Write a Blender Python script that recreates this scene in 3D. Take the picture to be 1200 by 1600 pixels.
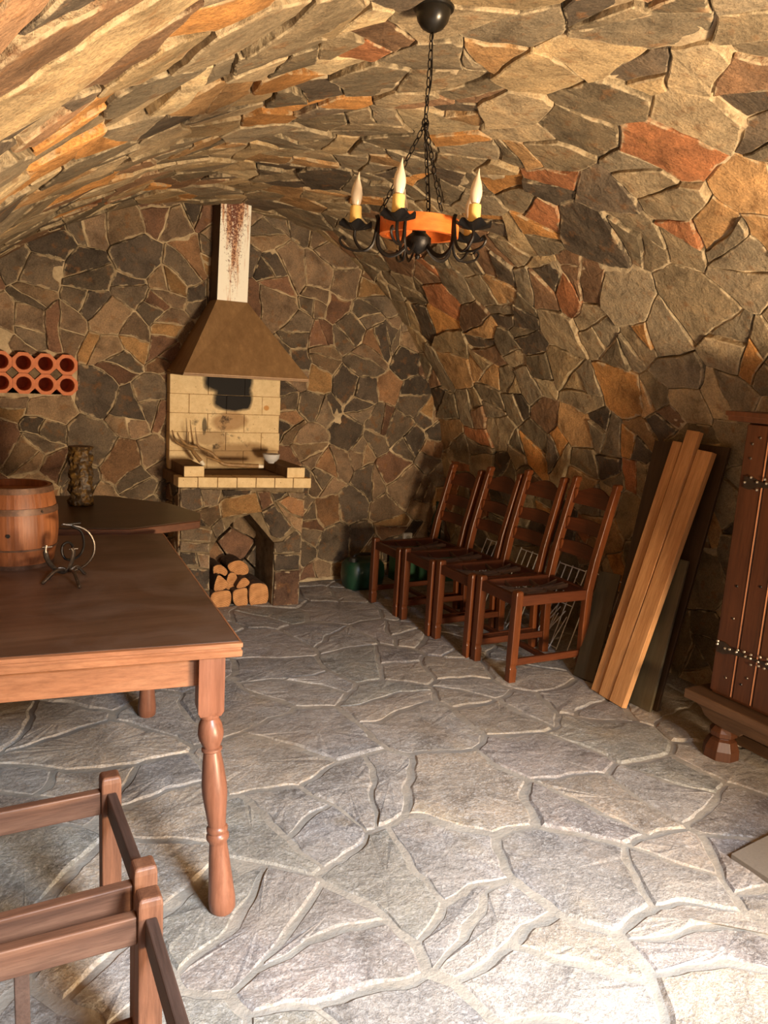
import bpy, math, random
from mathutils import Vector, Matrix, noise
from math import sin, cos, pi, radians, sqrt

for o in list(bpy.data.objects): bpy.data.objects.remove(o)
sc = bpy.context.scene

# ------------------------------------------------------------------ camera
F_PX = 1210.0; CAM_H = 1.5
cam_d = bpy.data.cameras.new('camera'); cam = bpy.data.objects.new('camera', cam_d)
sc.collection.objects.link(cam); sc.camera = cam
cam_d.sensor_fit = 'VERTICAL'; cam_d.sensor_height = 36.0; cam_d.lens = 36.0*F_PX/1600.0
cam_d.clip_start = 0.02
nad = Vector((-407, 6657, F_PX)).normalized(); vy = Vector((-685, -242, F_PX)).normalized()
Zc = -nad; Yc = (vy - vy.dot(Zc)*Zc).normalized(); Xc = Yc.cross(Zc)
# rows = world axes in image coordinates (x right, y down, z forward)
def im2w(v): return Vector((Xc.dot(v), Yc.dot(v), Zc.dot(v)))
cx = im2w(Vector((1, 0, 0))); cy = im2w(Vector((0, -1, 0))); cz = im2w(Vector((0, 0, -1)))
cam.matrix_world = Matrix(((cx.x, cy.x, cz.x, 0), (cx.y, cy.y, cz.y, 0), (cx.z, cy.z, cz.z, CAM_H), (0, 0, 0, 1)))

# ------------------------------------------------------------------ light
sc.view_settings.view_transform = 'Standard'; sc.view_settings.look = 'None'
sc.view_settings.gamma = 1.0; sc.view_settings.use_curve_mapping = False
EXPOSURE = 0.0
sc.view_settings.exposure = EXPOSURE
world = bpy.data.worlds.new('world'); sc.world = world; world.use_nodes = True
wbg = world.node_tree.nodes['Background']
wbg.inputs[0].default_value = (0.55, 0.72, 1.0, 1); wbg.inputs[1].default_value = 0.6

def area(name, loc, target, sx, sy, power, col, spread=180):
    l = bpy.data.lights.new(name, 'AREA'); l.shape = 'RECTANGLE'; l.size = sx; l.size_y = sy
    l.energy = power; l.color = col; l.spread = radians(spread)
    o = bpy.data.objects.new(name, l); sc.collection.objects.link(o); o.location = loc
    o.rotation_euler = (Vector(target)-Vector(loc)).to_track_quat('-Z', 'Y').to_euler()
    return o
# sunlit yard glowing back through the doorway (warm) and open sky over the yard (cool)
area('doorway_daylight', (1.88, -0.9, 0.60), (1.45, 0.8, 2.3), 0.6, 0.65, 300, (1.0, 0.76, 0.49))
area('yard_skylight', (1.30, -2.1, 2.9), (0.7, 1.2, 0.0), 1.0, 0.9, 880, (0.78, 0.88, 1.0))

# ------------------------------------------------------------------ helpers
def S(r, g, b):
    def f(c):
        c /= 255.0
        return c/12.92 if c <= 0.04045 else ((c+0.055)/1.055)**2.4
    return (f(r), f(g), f(b), 1.0)

def clip(poly, nx, ny, d):
    out = []; n = len(poly)
    for i in range(n):
        a = poly[i]; b = poly[(i+1) % n]
        da = nx*a[0]+ny*a[1]-d; db = nx*b[0]+ny*b[1]-d
        if da <= 0: out.append(a)
        if (da < 0 and db > 0) or (da > 0 and db < 0):
            t = da/(da-db); out.append((a[0]+t*(b[0]-a[0]), a[1]+t*(b[1]-a[1])))
    return out
def parea(p):
    return 0.5*sum(p[i][0]*p[(i+1) % len(p)][1]-p[(i+1) % len(p)][0]*p[i][1] for i in range(len(p)))
def pcen(p):
    a = parea(p)
    if abs(a) < 1e-9: return (sum(q[0] for q in p)/len(p), sum(q[1] for q in p)/len(p))
    cx_ = cy_ = 0
    for i in range(len(p)):
        x0, y0 = p[i]; x1, y1 = p[(i+1) % len(p)]; c = x0*y1-x1*y0
        cx_ += (x0+x1)*c; cy_ += (y0+y1)*c
    return (cx_/(6*a), cy_/(6*a))
def inset(p, g):
    out = p
    n = len(p)
    for i in range(n):
        a = p[i]; b = p[(i+1) % n]; ex = b[0]-a[0]; ey = b[1]-a[1]; L = sqrt(ex*ex+ey*ey)
        if L < 1e-6: continue
        nx, ny = ey/L, -ex/L
        out = clip(out, nx, ny, nx*a[0]+ny*a[1]-g)
        if len(out) < 3: return []
    return out
def splitp(p, ang, off=0.0):
    c = pcen(p); nx, ny = cos(ang), sin(ang); d = nx*c[0]+ny*c[1]+off
    return clip(p, nx, ny, d), clip(p, -nx, -ny, -d)

def voronoi(u0, u1, v0, v1, sp, rng, jit=0.42, ax=1.0):
    pts = []; su = sp*ax; sv = sp*0.9
    r = 0; v = v0-sv
    while v < v1+sv:
        u = u0-su+(su*0.5 if r % 2 else 0)
        while u < u1+su:
            pts.append((u+rng.uniform(-jit, jit)*su, v+rng.uniform(-jit, jit)*sv)); u += su
        v += sv; r += 1
    pts = [p for p in pts if rng.random() > 0.12]
    grid = {}; gs = max(su, sp)*1.05
    for i, p in enumerate(pts): grid.setdefault((int(p[0]//gs), int(p[1]//gs)), []).append(i)
    cells = []
    for i, p in enumerate(pts):
        gx, gy = int(p[0]//gs), int(p[1]//gs)
        nb = [pts[j] for dx in range(-3, 4) for dy in range(-3, 4) for j in grid.get((gx+dx, gy+dy), []) if j != i]
        nb.sort(key=lambda q: (q[0]-p[0])**2+(q[1]-p[1])**2)
        R = 2.0*gs
        poly = [(p[0]-R, p[1]-R), (p[0]+R, p[1]-R), (p[0]+R, p[1]+R), (p[0]-R, p[1]+R)]
        for q in nb[:26]:
            nx, ny = q[0]-p[0], q[1]-p[1]
            poly = clip(poly, nx, ny, (nx*(p[0]+q[0])+ny*(p[1]+q[1]))/2)
        for (nx, ny, d) in ((-1, 0, -u0), (1, 0, u1), (0, -1, -v0), (0, 1, v1)):
            poly = clip(poly, nx, ny, d)
            if len(poly) < 3: break
        if len(poly) >= 3: cells.append(poly)
    return cells

def stone_cells(u0, u1, v0, v1, sp, rng, split=0.5, gap=(0.004, 0.010), ax=1.0, amp=0.02, gapmin=None):
    cells = voronoi(u0, u1, v0, v1, sp, rng, ax=ax)
    res = []
    for c in cells:
        a = abs(parea(c))
        if a > 0.55*sp*sp*ax and rng.random() < split:
            ang = rng.uniform(0, pi)
            q = splitp(c, ang, rng.uniform(-0.15, 0.15)*sp)
            for s in q:
                if len(s) >= 3:
                    if abs(parea(s)) > 0.6*sp*sp*ax and rng.random() < 0.5:
                        res += [t for t in splitp(s, ang+pi/2+rng.uniform(-.5, .5)) if len(t) >= 3]
                    else: res.append(s)
        else: res.append(c)
    out = []
    for c in res:
        g = rng.uniform(*gap)
        s = inset(c, g)
        if len(s) >= 3 and abs(parea(s)) > 0.00045: out.append(s)
    return out

def warp(u, v, amp, fr, seed):
    a = noise.noise_vector(Vector((u*fr, v*fr, seed)))
    b = noise.noise_vector(Vector((u*fr*4, v*fr*4, seed+7.3)))
    return (u+amp*a.x+amp*0.22*b.x, v+amp*a.y+amp*0.22*b.y)

class MB:
    """collects geometry for one mesh"""
    def __init__(self): self.v = []; self.f = []; self.mi = []; self.col = []
    def add(self, vs, fs, mi=0, col=None):
        o = len(self.v); self.v += [Vector(p) for p in vs]
        for f in fs: self.f.append(tuple(i+o for i in f)); self.mi.append(mi); self.col.append(col)
        return self
    def box(self, a, b, M=None):
        (x0, y0, z0), (x1, y1, z1) = a, b
        vs = [Vector(p) for p in ((x0, y0, z0), (x1, y0, z0), (x1, y1, z0), (x0, y1, z0), (x0, y0, z1), (x1, y0, z1), (x1, y1, z1), (x0, y1, z1))]
        if M is not None: vs = [M @ p for p in vs]
        return self.add(vs, [(0, 3, 2, 1), (4, 5, 6, 7), (0, 1, 5, 4), (1, 2, 6, 5), (2, 3, 7, 6), (3, 0, 4, 7)])
    def loft(self, rings, closed=True, caps=True):
        n = len(rings[0]); vs = [p for r in rings for p in r]; fs = []
        for i in range(len(rings)-1):
            for j in range(n if closed else n-1):
                k = (j+1) % n
                fs.append((i*n+j, i*n+k, (i+1)*n+k, (i+1)*n+j))
        if caps:
            fs.append(tuple(range(n))[::-1]); fs.append(tuple((len(rings)-1)*n+j for j in range(n)))
        return self.add(vs, fs)
    def lathe(self, prof, c=(0, 0, 0), n=24, M=None, caps=True):
        rings = []
        for r, z in prof:
            ring = [Vector((r*cos(2*pi*j/n), r*sin(2*pi*j/n), z)) for j in range(n)]
            if M is not None: ring = [M @ p for p in ring]
            rings.append([p+Vector(c) for p in ring])
        return self.loft(rings, True, caps)
    def tube(self, pts, r, n=8, caps=True, flat=None):
        pts = [Vector(p) for p in pts]; rings = []
        t0 = (pts[1]-pts[0]).normalized()
        up = Vector((0, 0, 1)) if abs(t0.z) < 0.9 else Vector((1, 0, 0))
        nrm = (up-up.dot(t0)*t0).normalized()
        for i, p in enumerate(pts):
            t = (pts[min(i+1, len(pts)-1)]-pts[max(i-1, 0)])
            t = t.normalized() if t.length > 1e-9 else t0
            nrm = nrm-nrm.dot(t)*t
            nrm = nrm.normalized() if nrm.length > 1e-6 else t.orthogonal().normalized()
            b = t.cross(nrm); rr = r[i] if isinstance(r, (list, tuple)) else r
            fl = flat or 1.0
            rings.append([p+nrm*cos(2*pi*j/n)*rr+b*sin(2*pi*j/n)*rr*fl for j in range(n)])
        return self.loft(rings, True, caps)
    def torus(self, c, M, R, r, stretch=1.0, n=14, m=6):
        vs = []; fs = []
        for i in range(n):
            a = 2*pi*i/n; px, py = R*cos(a), R*sin(a)*stretch
            dx, dy = cos(a)*stretch, sin(a); L = sqrt(dx*dx+dy*dy); dx /= L; dy /= L
            for j in range(m):
                b = 2*pi*j/m
                vs.append(Vector(c)+M @ Vector((px+r*cos(b)*dx, py+r*cos(b)*dy, r*sin(b))))
        for i in range(n):
            for j in range(m):
                fs.append((i*m+j, ((i+1) % n)*m+j, ((i+1) % n)*m+(j+1) % m, i*m+(j+1) % m))
        return self.add(vs, fs)
    def prism(self, poly, fn, d0, d1):
        """poly of (a,b); fn(a,b,d)->point"""
        n = len(poly)
        vs = [fn(a, b, d0) for a, b in poly]+[fn(a, b, d1) for a, b in poly]
        fs = [tuple(range(n))[::-1], tuple(range(n, 2*n))]+[(i, (i+1) % n, n+(i+1) % n, n+i) for i in range(n)]
        return self.add(vs, fs)

def root_of(p):
    while p.parent: p = p.parent
    return p
def link(name, mb, mats, parent=None, world=True, bevel=0, smooth=False, seg=2, origin=None):
    me = bpy.data.meshes.new(name)
    vs = mb.v
    off = Vector((0, 0, 0))
    if parent is not None:
        if world: off = root_of(parent).location.copy()
    elif world:
        if origin is not None: off = Vector(origin)
        else:
            xs = [p.x for p in vs]; ys = [p.y for p in vs]; zs = [p.z for p in vs]
            off = Vector(((min(xs)+max(xs))/2, (min(ys)+max(ys))/2, min(zs)))
    me.from_pydata([tuple(p-off) for p in vs], [], mb.f)
    if not isinstance(mats, (list, tuple)): mats = [mats]
    for m in mats: me.materials.append(m)
    me.polygons.foreach_set('material_index', mb.mi)
    if any(c is not None for c in mb.col):
        ca = me.color_attributes.new('tone', 'FLOAT_COLOR', 'CORNER')
        buf = []
        for p, c in zip(me.polygons, mb.col):
            if c is not None and isinstance(c[0], tuple):
                # corner order may have been kept from the face definition
                buf += [x for q in c for x in q]
            else: buf += list(c or (0, 0, 0, 1))*p.loop_total
        ca.data.foreach_set('color', buf)
    if smooth: me.polygons.foreach_set('use_smooth', [True]*len(me.polygons))
    me.validate(); me.update()
    o = bpy.data.objects.new(name, me); sc.collection.objects.link(o)
    import bmesh as _b
    if not any(c is not None for c in mb.col):
        bm = _b.new(); bm.from_mesh(me); _b.ops.recalc_face_normals(bm, faces=bm.faces); bm.to_mesh(me); bm.free()
    if parent is not None: o.parent = parent
    elif world: o.location = off
    if bevel:
        m = o.modifiers.new('bevel', 'BEVEL'); m.width = bevel; m.segments = seg; m.limit_method = 'ANGLE'; m.angle_limit = radians(35)
        m.harden_normals = False
    if smooth:
        try:
            ng = o.modifiers.new('es', 'EDGE_SPLIT'); ng.split_angle = radians(40)
        except Exception: pass
    return o
def tag(o, label=None, cat=None, group=None, kind=None):
    if label: o['label'] = label
    if cat: o['category'] = cat
    if group: o['group'] = group
    if kind: o['kind'] = kind
    return o
def thing(name, loc, label, cat, group=None, rz=0):
    o = bpy.data.objects.new(name, None); sc.collection.objects.link(o); o.location = loc
    o.rotation_euler = (0, 0, rz); o.empty_display_size = 0.1
    return tag(o, label, cat, group)
def copy_tree(o, parent=None):
    c = o.copy(); sc.collection.objects.link(c); c.parent = parent
    for ch in list(o.children): copy_tree(ch, c)
    return c
def crom(P, n=8, closed=False):
    P = [Vector(p) for p in P]; out = []
    N = len(P)
    for i in range(N-1 if not closed else N):
        if closed: a, b, c, d = P[(i-1) % N], P[i], P[(i+1) % N], P[(i+2) % N]
        else: a, b, c, d = P[max(i-1, 0)], P[i], P[i+1], P[min(i+2, N-1)]
        for k in range(n):
            t = k/n
            out.append(0.5*((2*b)+(c-a)*t+(2*a-5*b+4*c-d)*t*t+(3*b-a-3*c+d)*t**3))
    if not closed: out.append(P[-1])
    return out

# ------------------------------------------------------------------ materials
def newmat(name):
    m = bpy.data.materials.new(name); m.use_nodes = True; nt = m.node_tree
    b = nt.nodes['Principled BSDF']
    return m, nt, b
def N(nt, t, **kw):
    n = nt.nodes.new(t)
    for k, v in kw.items():
        if k.startswith('i_'): n.inputs[k[2:].replace('_', ' ')].default_value = v
        else: setattr(n, k, v)
    return n
def ramp(nt, stops, interp='LINEAR'):
    r = nt.nodes.new('ShaderNodeValToRGB'); cr = r.color_ramp; cr.interpolation = interp
    while len(cr.elements) < len(stops): cr.elements.new(0.5)
    for e, (p, c) in zip(cr.elements, stops):
        e.position = p; e.color = c if len(c) == 4 else (*c, 1)
    return r
def mixc(nt, a, b, fac, mode='MIX'):
    m = nt.nodes.new('ShaderNodeMix'); m.data_type = 'RGBA'; m.blend_type = mode
    def put(sock, v):
        if hasattr(v, 'is_linked') or isinstance(v, bpy.types.NodeSocket): nt.links.new(v, sock)
        else: sock.default_value = v
    put(m.inputs['Factor'], fac); put(m.inputs[6], a); put(m.inputs[7], b)
    return m.outputs[2]
def bump(nt, b, h, strength=0.3, dist=0.01, prev=None):
    n = nt.nodes.new('ShaderNodeBump'); n.inputs['Strength'].default_value = strength; n.inputs['Distance'].default_value = dist
    nt.links.new(h, n.inputs['Height'])
    if prev is not None: nt.links.new(prev, n.inputs['Normal'])
    nt.links.new(n.outputs[0], b.inputs['Normal'])
    return n.outputs[0]
def plain(name, col, rough=0.6, metal=0.0, nscale=40, var=0.25, bstr=0.15, bdist=0.002, spec=0.5):
    m, nt, b = newmat(name); tc = N(nt, 'ShaderNodeTexCoord')
    n = N(nt, 'ShaderNodeTexNoise', i_Scale=nscale, i_Detail=6.0, i_Roughness=0.65); nt.links.new(tc.outputs['Object'], n.inputs['Vector'])
    dark = tuple(c*(1-var) for c in col[:3])+(1,); lite = tuple(min(1, c*(1+var)) for c in col[:3])+(1,)
    r = ramp(nt, [(0.3, dark), (0.7, lite)]); nt.links.new(n.outputs[0], r.inputs[0]); nt.links.new(r.outputs[0], b.inputs['Base Color'])
    b.inputs['Roughness'].default_value = rough; b.inputs['Metallic'].default_value = metal
    b.inputs['Specular IOR Level'].default_value = spec
    if bstr: bump(nt, b, n.outputs[0], bstr, bdist)
    return m
def wood(name, c0, c1, c2, axis='Z', rough=0.5, sc_=14.0, bstr=0.25, spec=0.4, knots=False, stretch=0.07):
    m, nt, b = newmat(name); tc = N(nt, 'ShaderNodeTexCoord'); mp = N(nt, 'ShaderNodeMapping')
    s = [1.0, 1.0, 1.0]; s['XYZ'.index(axis)] = stretch
    mp.inputs['Scale'].default_value = s; nt.links.new(tc.outputs['Object'], mp.inputs['Vector'])
    n1 = N(nt, 'ShaderNodeTexNoise', i_Scale=sc_, i_Detail=8.0, i_Roughness=0.6, i_Distortion=0.6)
    n2 = N(nt, 'ShaderNodeTexNoise', i_Scale=sc_*9, i_Detail=4.0, i_Roughness=0.7)
    n3 = N(nt, 'ShaderNodeTexNoise', i_Scale=3.0, i_Detail=3.0)
    nt.links.new(mp.outputs[0], n1.inputs['Vector']); nt.links.new(mp.outputs[0], n2.inputs['Vector']); nt.links.new(tc.outputs['Object'], n3.inputs['Vector'])
    r = ramp(nt, [(0.30, c0), (0.5, c1), (0.72, c2)]); nt.links.new(n1.outputs[0], r.inputs[0])
    r2 = ramp(nt, [(0.35, (0.55, 0.5, 0.45, 1)), (0.6, (1, 1, 1, 1))]); nt.links.new(n2.outputs[0], r2.inputs[0])
    c = mixc(nt, r.outputs[0], r2.outputs[0], 0.55, 'MULTIPLY')
    r3 = ramp(nt, [(0.3, (0.72, 0.7, 0.68, 1)), (0.7, (1.1, 1.08, 1.05, 1))]); nt.links.new(n3.outputs[0], r3.inputs[0])
    c = mixc(nt, c, r3.outputs[0], 0.8, 'MULTIPLY')
    if knots:
        vo = N(nt, 'ShaderNodeTexVoronoi', i_Scale=5.0); mp2 = N(nt, 'ShaderNodeMapping'); s2 = [1.0, 1.0, 1.0]; s2['XYZ'.index(axis)] = 0.55
        mp2.inputs['Scale'].default_value = s2; nt.links.new(tc.outputs['Object'], mp2.inputs['Vector']); nt.links.new(mp2.outputs[0], vo.inputs['Vector'])
        rk = ramp(nt, [(0.09, (1, 1, 1, 1)), (0.15, (0, 0, 0, 1))]); nt.links.new(vo.outputs['Distance'], rk.inputs[0])
        c = mixc(nt, c, S(70, 35, 15), rk.outputs[0])
    nt.links.new(c, b.inputs['Base Color'])
    b.inputs['Roughness'].default_value = rough; b.inputs['Specular IOR Level'].default_value = spec
    p = bump(nt, b, n2.outputs[0], bstr, 0.0015)
    return m

def stone_mat(name, palette, floor=False):
    m, nt, b = newmat(name); tc = N(nt, 'ShaderNodeTexCoord'); at = N(nt, 'ShaderNodeAttribute', attribute_name='tone')
    sp = N(nt, 'ShaderNodeSeparateColor'); nt.links.new(at.outputs['Color'], sp.inputs[0])
    r = ramp(nt, palette, 'CONSTANT'); nt.links.new(sp.outputs[0], r.inputs[0])
    sm = N(nt, 'ShaderNodeMath', operation='MULTIPLY'); sm.inputs[1].default_value = 37.0; nt.links.new(sp.outputs[2], sm.inputs[0])
    cv = N(nt, 'ShaderNodeCombineXYZ'); nt.links.new(sm.outputs[0], cv.inputs[0]); nt.links.new(sm.outputs[0], cv.inputs[2])
    va = N(nt, 'ShaderNodeVectorMath', operation='ADD'); nt.links.new(tc.outputs['Object'], va.inputs[0]); nt.links.new(cv.outputs[0], va.inputs[1])
    n1 = N(nt, 'ShaderNodeTexNoise', i_Scale=7.0 if not floor else 5.0, i_Detail=7.0, i_Roughness=0.62, i_Distortion=0.5); nt.links.new(va.outputs[0], n1.inputs['Vector'])
    n2 = N(nt, 'ShaderNodeTexNoise', i_Scale=60.0 if not floor else 75.0, i_Detail=6.0, i_Roughness=0.75, i_Distortion=0.8 if floor else 0.2); nt.links.new(va.outputs[0], n2.inputs['Vector'])
    n3 = N(nt, 'ShaderNodeTexNoise', i_Scale=18.0, i_Detail=5.0, i_Roughness=0.6); nt.links.new(va.outputs[0], n3.inputs['Vector'])
    r1 = ramp(nt, [(0.30, (0.45, 0.42, 0.40, 1)), (0.48, (0.95, 0.95, 0.95, 1)), (0.70, (1.45, 1.36, 1.25, 1))]); nt.links.new(n1.outputs[0], r1.inputs[0])
    c = mixc(nt, r.outputs[0], r1.outputs[0], 0.9, 'MULTIPLY')
    n5 = N(nt, 'ShaderNodeTexNoise', i_Scale=130.0, i_Detail=4.0, i_Roughness=0.8); nt.links.new(va.outputs[0], n5.inputs['Vector'])
    r5 = ramp(nt, [(0.34, (0.55, 0.53, 0.50, 1)), (0.52, (1, 1, 1, 1)), (0.68, (1.35, 1.3, 1.22, 1))]); nt.links.new(n5.outputs[0], r5.inputs[0])
    c = mixc(nt, c, r5.outputs[0], 0.8, 'MULTIPLY')
    br = N(nt, 'ShaderNodeMapRange'); br.inputs['To Min'].default_value = 0.75 if not floor else 0.92; br.inputs['To Max'].default_value = 1.42 if not floor else 1.22
    nt.links.new(sp.outputs[1], br.inputs['Value'])
    vb = N(nt, 'ShaderNodeVectorMath', operation='SCALE'); nt.links.new(c, vb.inputs[0]); nt.links.new(br.outputs[0], vb.inputs['Scale'])
    c = vb.outputs[0]
    # lime smeared in from the joints
    ed = N(nt, 'ShaderNodeMath', operation='POWER'); ed.inputs[1].default_value = 9.0 if not floor else 5.0; nt.links.new(at.outputs['Alpha'], ed.inputs[0])
    ea = N(nt, 'ShaderNodeMath', operation='MULTIPLY_ADD'); ea.inputs[1].default_value = 0.24 if not floor else 0.15; nt.links.new(ed.outputs[0], ea.inputs[0]); nt.links.new(n3.outputs[0], ea.inputs[2])
    re = ramp(nt, [(0.70, (0, 0, 0, 1)), (0.84, (0.75, 0.75, 0.75, 1))]); nt.links.new(ea.outputs[0], re.inputs[0])
    c = mixc(nt, c, S(206, 186, 150) if not floor else S(176, 170, 160), re.outputs[0])
    if not floor:
        # rusty staining and pale lime specks
        r3 = ramp(nt, [(0.56, (0, 0, 0, 1)), (0.68, (0.55, 0.55, 0.55, 1))]); nt.links.new(n3.outputs[0], r3.inputs[0])
        c = mixc(nt, c, S(128, 88, 52), r3.outputs[0])
        r4 = ramp(nt, [(0.66, (0, 0, 0, 1)), (0.74, (0.6, 0.6, 0.6, 1))]); nt.links.new(n2.outputs[0], r4.inputs[0])
        c = mixc(nt, c, S(196, 176, 142), r4.outputs[0])
    else:
        n4 = N(nt, 'ShaderNodeTexNoise', i_Scale=2.3, i_Detail=4.0); nt.links.new(tc.outputs['Object'], n4.inputs['Vector'])
        r3 = ramp(nt, [(0.60, (0, 0, 0, 1)), (0.72, (0.6, 0.6, 0.6, 1))]); nt.links.new(n4.outputs[0], r3.inputs[0])
        c = mixc(nt, c, S(176, 158, 128), r3.outputs[0])
        r4 = ramp(nt, [(0.48, (0, 0, 0, 1)), (0.70, (0.7, 0.7, 0.7, 1))]); nt.links.new(n2.outputs[0], r4.inputs[0])
        c = mixc(nt, c, S(205, 203, 200), r4.outputs[0])
    nt.links.new(c, b.inputs['Base Color']); b.inputs['Roughness'].default_value = 0.85; b.inputs['Specular IOR Level'].default_value = 0.25
    p0 = bump(nt, b, n1.outputs[0], 0.6, 0.03)
    p = bump(nt, b, n3.outputs[0], 0.7, 0.014, p0)
    bump(nt, b, n2.outputs[0], 0.8, 0.006, p)
    return m
def mortar_mat(name, a, bcol, sc_=9.0):
    m, nt, b = newmat(name); tc = N(nt, 'ShaderNodeTexCoord')
    n1 = N(nt, 'ShaderNodeTexNoise', i_Scale=sc_, i_Detail=8.0, i_Roughness=0.7); nt.links.new(tc.outputs['Object'], n1.inputs['Vector'])
    n2 = N(nt, 'ShaderNodeTexNoise', i_Scale=90.0, i_Detail=5.0, i_Roughness=0.7); nt.links.new(tc.outputs['Object'], n2.inputs['Vector'])
    r = ramp(nt, [(0.3, a), (0.65, bcol)]); nt.links.new(n1.outputs[0], r.inputs[0]); nt.links.new(r.outputs[0], b.inputs['Base Color'])
    b.inputs['Roughness'].default_value = 0.95; b.inputs['Specular IOR Level'].default_value = 0.1
    p = bump(nt, b, n1.outputs[0], 0.6, 0.02); bump(nt, b, n2.outputs[0], 0.6, 0.004, p)
    return m

WALLPAL = [(0.0, S(92, 80, 66)), (0.12, S(128, 114, 92)), (0.30, S(146, 128, 100)), (0.44, S(118, 104, 82)), (0.57, S(156, 134, 100)),
           (0.69, S(132, 102, 76)), (0.78, S(166, 130, 88)), (0.86, S(186, 134, 78)), (0.92, S(160, 106, 70)), (0.95, S(172, 152, 118))]
BACKPAL = [(0.0, S(82, 72, 62)), (0.16, S(108, 94, 78)), (0.34, S(122, 102, 82)), (0.50, S(98, 86, 72)), (0.62, S(130, 108, 84)),
           (0.76, S(112, 84, 66)), (0.88, S(136, 104, 76)), (0.95, S(146, 114, 76))]
FLOORPAL = [(0.0, S(138, 134, 132)), (0.2, S(148, 142, 136)), (0.4, S(140, 132, 128)), (0.58, S(154, 144, 134)), (0.74, S(136, 134, 126)), (0.88, S(156, 144, 130))]
M_vault = stone_mat('vault_stone', WALLPAL); M_back = stone_mat('back_wall_stone', BACKPAL); M_floor = stone_mat('flagstone', FLOORPAL, True)
M_mort = mortar_mat('wall_mortar', S(136, 116, 90), S(212, 190, 154)); M_fmort = mortar_mat('floor_mortar', S(138, 131, 120), S(166, 158, 146), 5.0)
M_lime = mortar_mat('lime_pointing', S(150, 130, 100), S(225, 205, 168), 14.0)
M_tabletop = wood('brown_tabletop', S(80, 56, 40), S(96, 68, 50), S(112, 84, 64), 'X', 0.38, 5.0, 0.08)
def dusty(m, col, lo, hi, amt, sc_):
    nt = m.node_tree; b = nt.nodes['Principled BSDF']; src = b.inputs['Base Color'].links[0].from_socket
    tc = N(nt, 'ShaderNodeTexCoord'); n = N(nt, 'ShaderNodeTexNoise', i_Scale=sc_, i_Detail=6.0, i_Roughness=0.6, i_Distortion=1.0); nt.links.new(tc.outputs['Object'], n.inputs['Vector'])
    r = ramp(nt, [(lo, (0, 0, 0, 1)), (hi, (amt, amt, amt, 1))]); nt.links.new(n.outputs[0], r.inputs[0])
    nt.links.new(mixc(nt, src, col, r.outputs[0]), b.inputs['Base Color'])
dusty(M_tabletop, S(128, 108, 94), 0.42, 0.72, 0.55, 3.5)
M_pineedge = wood('orange_pine', S(134, 88, 58), S(152, 102, 70), S(170, 120, 86), 'X', 0.42, 16)
M_legwood = wood('red_leg_wood', S(114, 72, 52), S(130, 84, 62), S(146, 100, 78), 'Z', 0.35, 10, 0.1)
M_chair = wood('chair_wood', S(78, 40, 18), S(104, 54, 24), S(126, 70, 34), 'Z', 0.36, 18)
M_chair_h = wood('chair_wood_rail', S(74, 38, 20), S(94, 48, 24), S(112, 60, 32), 'X', 0.4, 18)
M_slat = wood('slat_wood', S(66, 32, 16), S(82, 40, 20), S(98, 50, 26), 'Y', 0.38, 18)
M_strap = wood('seat_strap', S(70, 48, 30), S(90, 62, 40), S(112, 80, 52), 'X', 0.7, 20)
M_oakA = wood('worn_oak_z', S(96, 62, 44), S(120, 80, 58), S(142, 100, 74), 'Z', 0.5, 22, 0.3)
M_oakX = wood('worn_oak_x', S(92, 62, 46), S(118, 82, 62), S(144, 106, 82), 'X', 0.5, 22, 0.35)
M_oakY = wood('dark_oak_y', S(62, 48, 42), S(78, 60, 52), S(94, 74, 64), 'Y', 0.5, 22, 0.3)
M_pine = wood('pine_plank', S(180, 124, 76), S(204, 150, 98), S(220, 168, 118), 'Z', 0.55, 22, 0.15, knots=True)
M_darkboard = wood('dark_board', S(52, 38, 26), S(66, 48, 32), S(80, 60, 42), 'Z', 0.45, 8, 0.1)
M_greyboard = wood('grey_board', S(78, 70, 52), S(92, 82, 62), S(104, 94, 72), 'Z', 0.5, 5, 0.08)
M_cab = wood('cabinet_wood', S(62, 36, 20), S(76, 43, 24), S(92, 54, 32), 'Z', 0.42, 12, 0.2)
M_cabY = wood('cabinet_wood_y', S(66, 46, 30), S(82, 58, 38), S(98, 70, 48), 'Y', 0.5, 14, 0.2)
M_octa = wood('dark_table_wood', S(60, 44, 30), S(70, 52, 36), S(82, 62, 44), 'X', 0.4, 4, 0.05)
M_octaedge = wood('table_edge_wood', S(84, 52, 32), S(100, 62, 40), S(116, 74, 48), 'X', 0.5, 12, 0.1)
M_barrel = wood('barrel_oak', S(118, 70, 40), S(138, 84, 50), S(156, 100, 62), 'Z', 0.5, 14, 0.2)
M_hoop = plain('barrel_hoop', S(96, 70, 54), 0.5, 0.3, 60, 0.35)
M_iron = plain('black_iron', S(34, 30, 27), 0.42, 0.7, 120, 0.3, 0.3)
M_ironworn = plain('worn_iron', S(96, 86, 76), 0.35, 0.85, 90, 0.4, 0.3)
M_canopy = plain('canopy_black', S(40, 36, 30), 0.28, 0.5, 30, 0.1, 0.0)
M_ringwood = wood('orange_ring_wood', S(196, 92, 34), S(214, 108, 46), S(226, 126, 62), 'X', 0.35, 10, 0.1)
M_sleeve = plain('candle_sleeve', S(235, 200, 120), 0.5, 0, 60, 0.1, 0.1)
M_terra = plain('terracotta', S(206, 124, 84), 0.8, 0, 50, 0.18, 0.2)
M_white = plain('white_plastic', S(230, 226, 214), 0.4, 0, 20, 0.03, 0.0)
M_dark = plain('dark_socket', S(40, 38, 34), 0.5)
M_bowl = plain('bowl_ceramic', S(206, 206, 206), 0.25, 0, 30, 0.06, 0.0)
M_wire = plain('white_wire', S(235, 230, 222), 0.4, 0.2, 60, 0.2, 0.0)
M_green = plain('green_plastic', S(30, 62, 44), 0.35, 0, 20, 0.15, 0.0)
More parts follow.
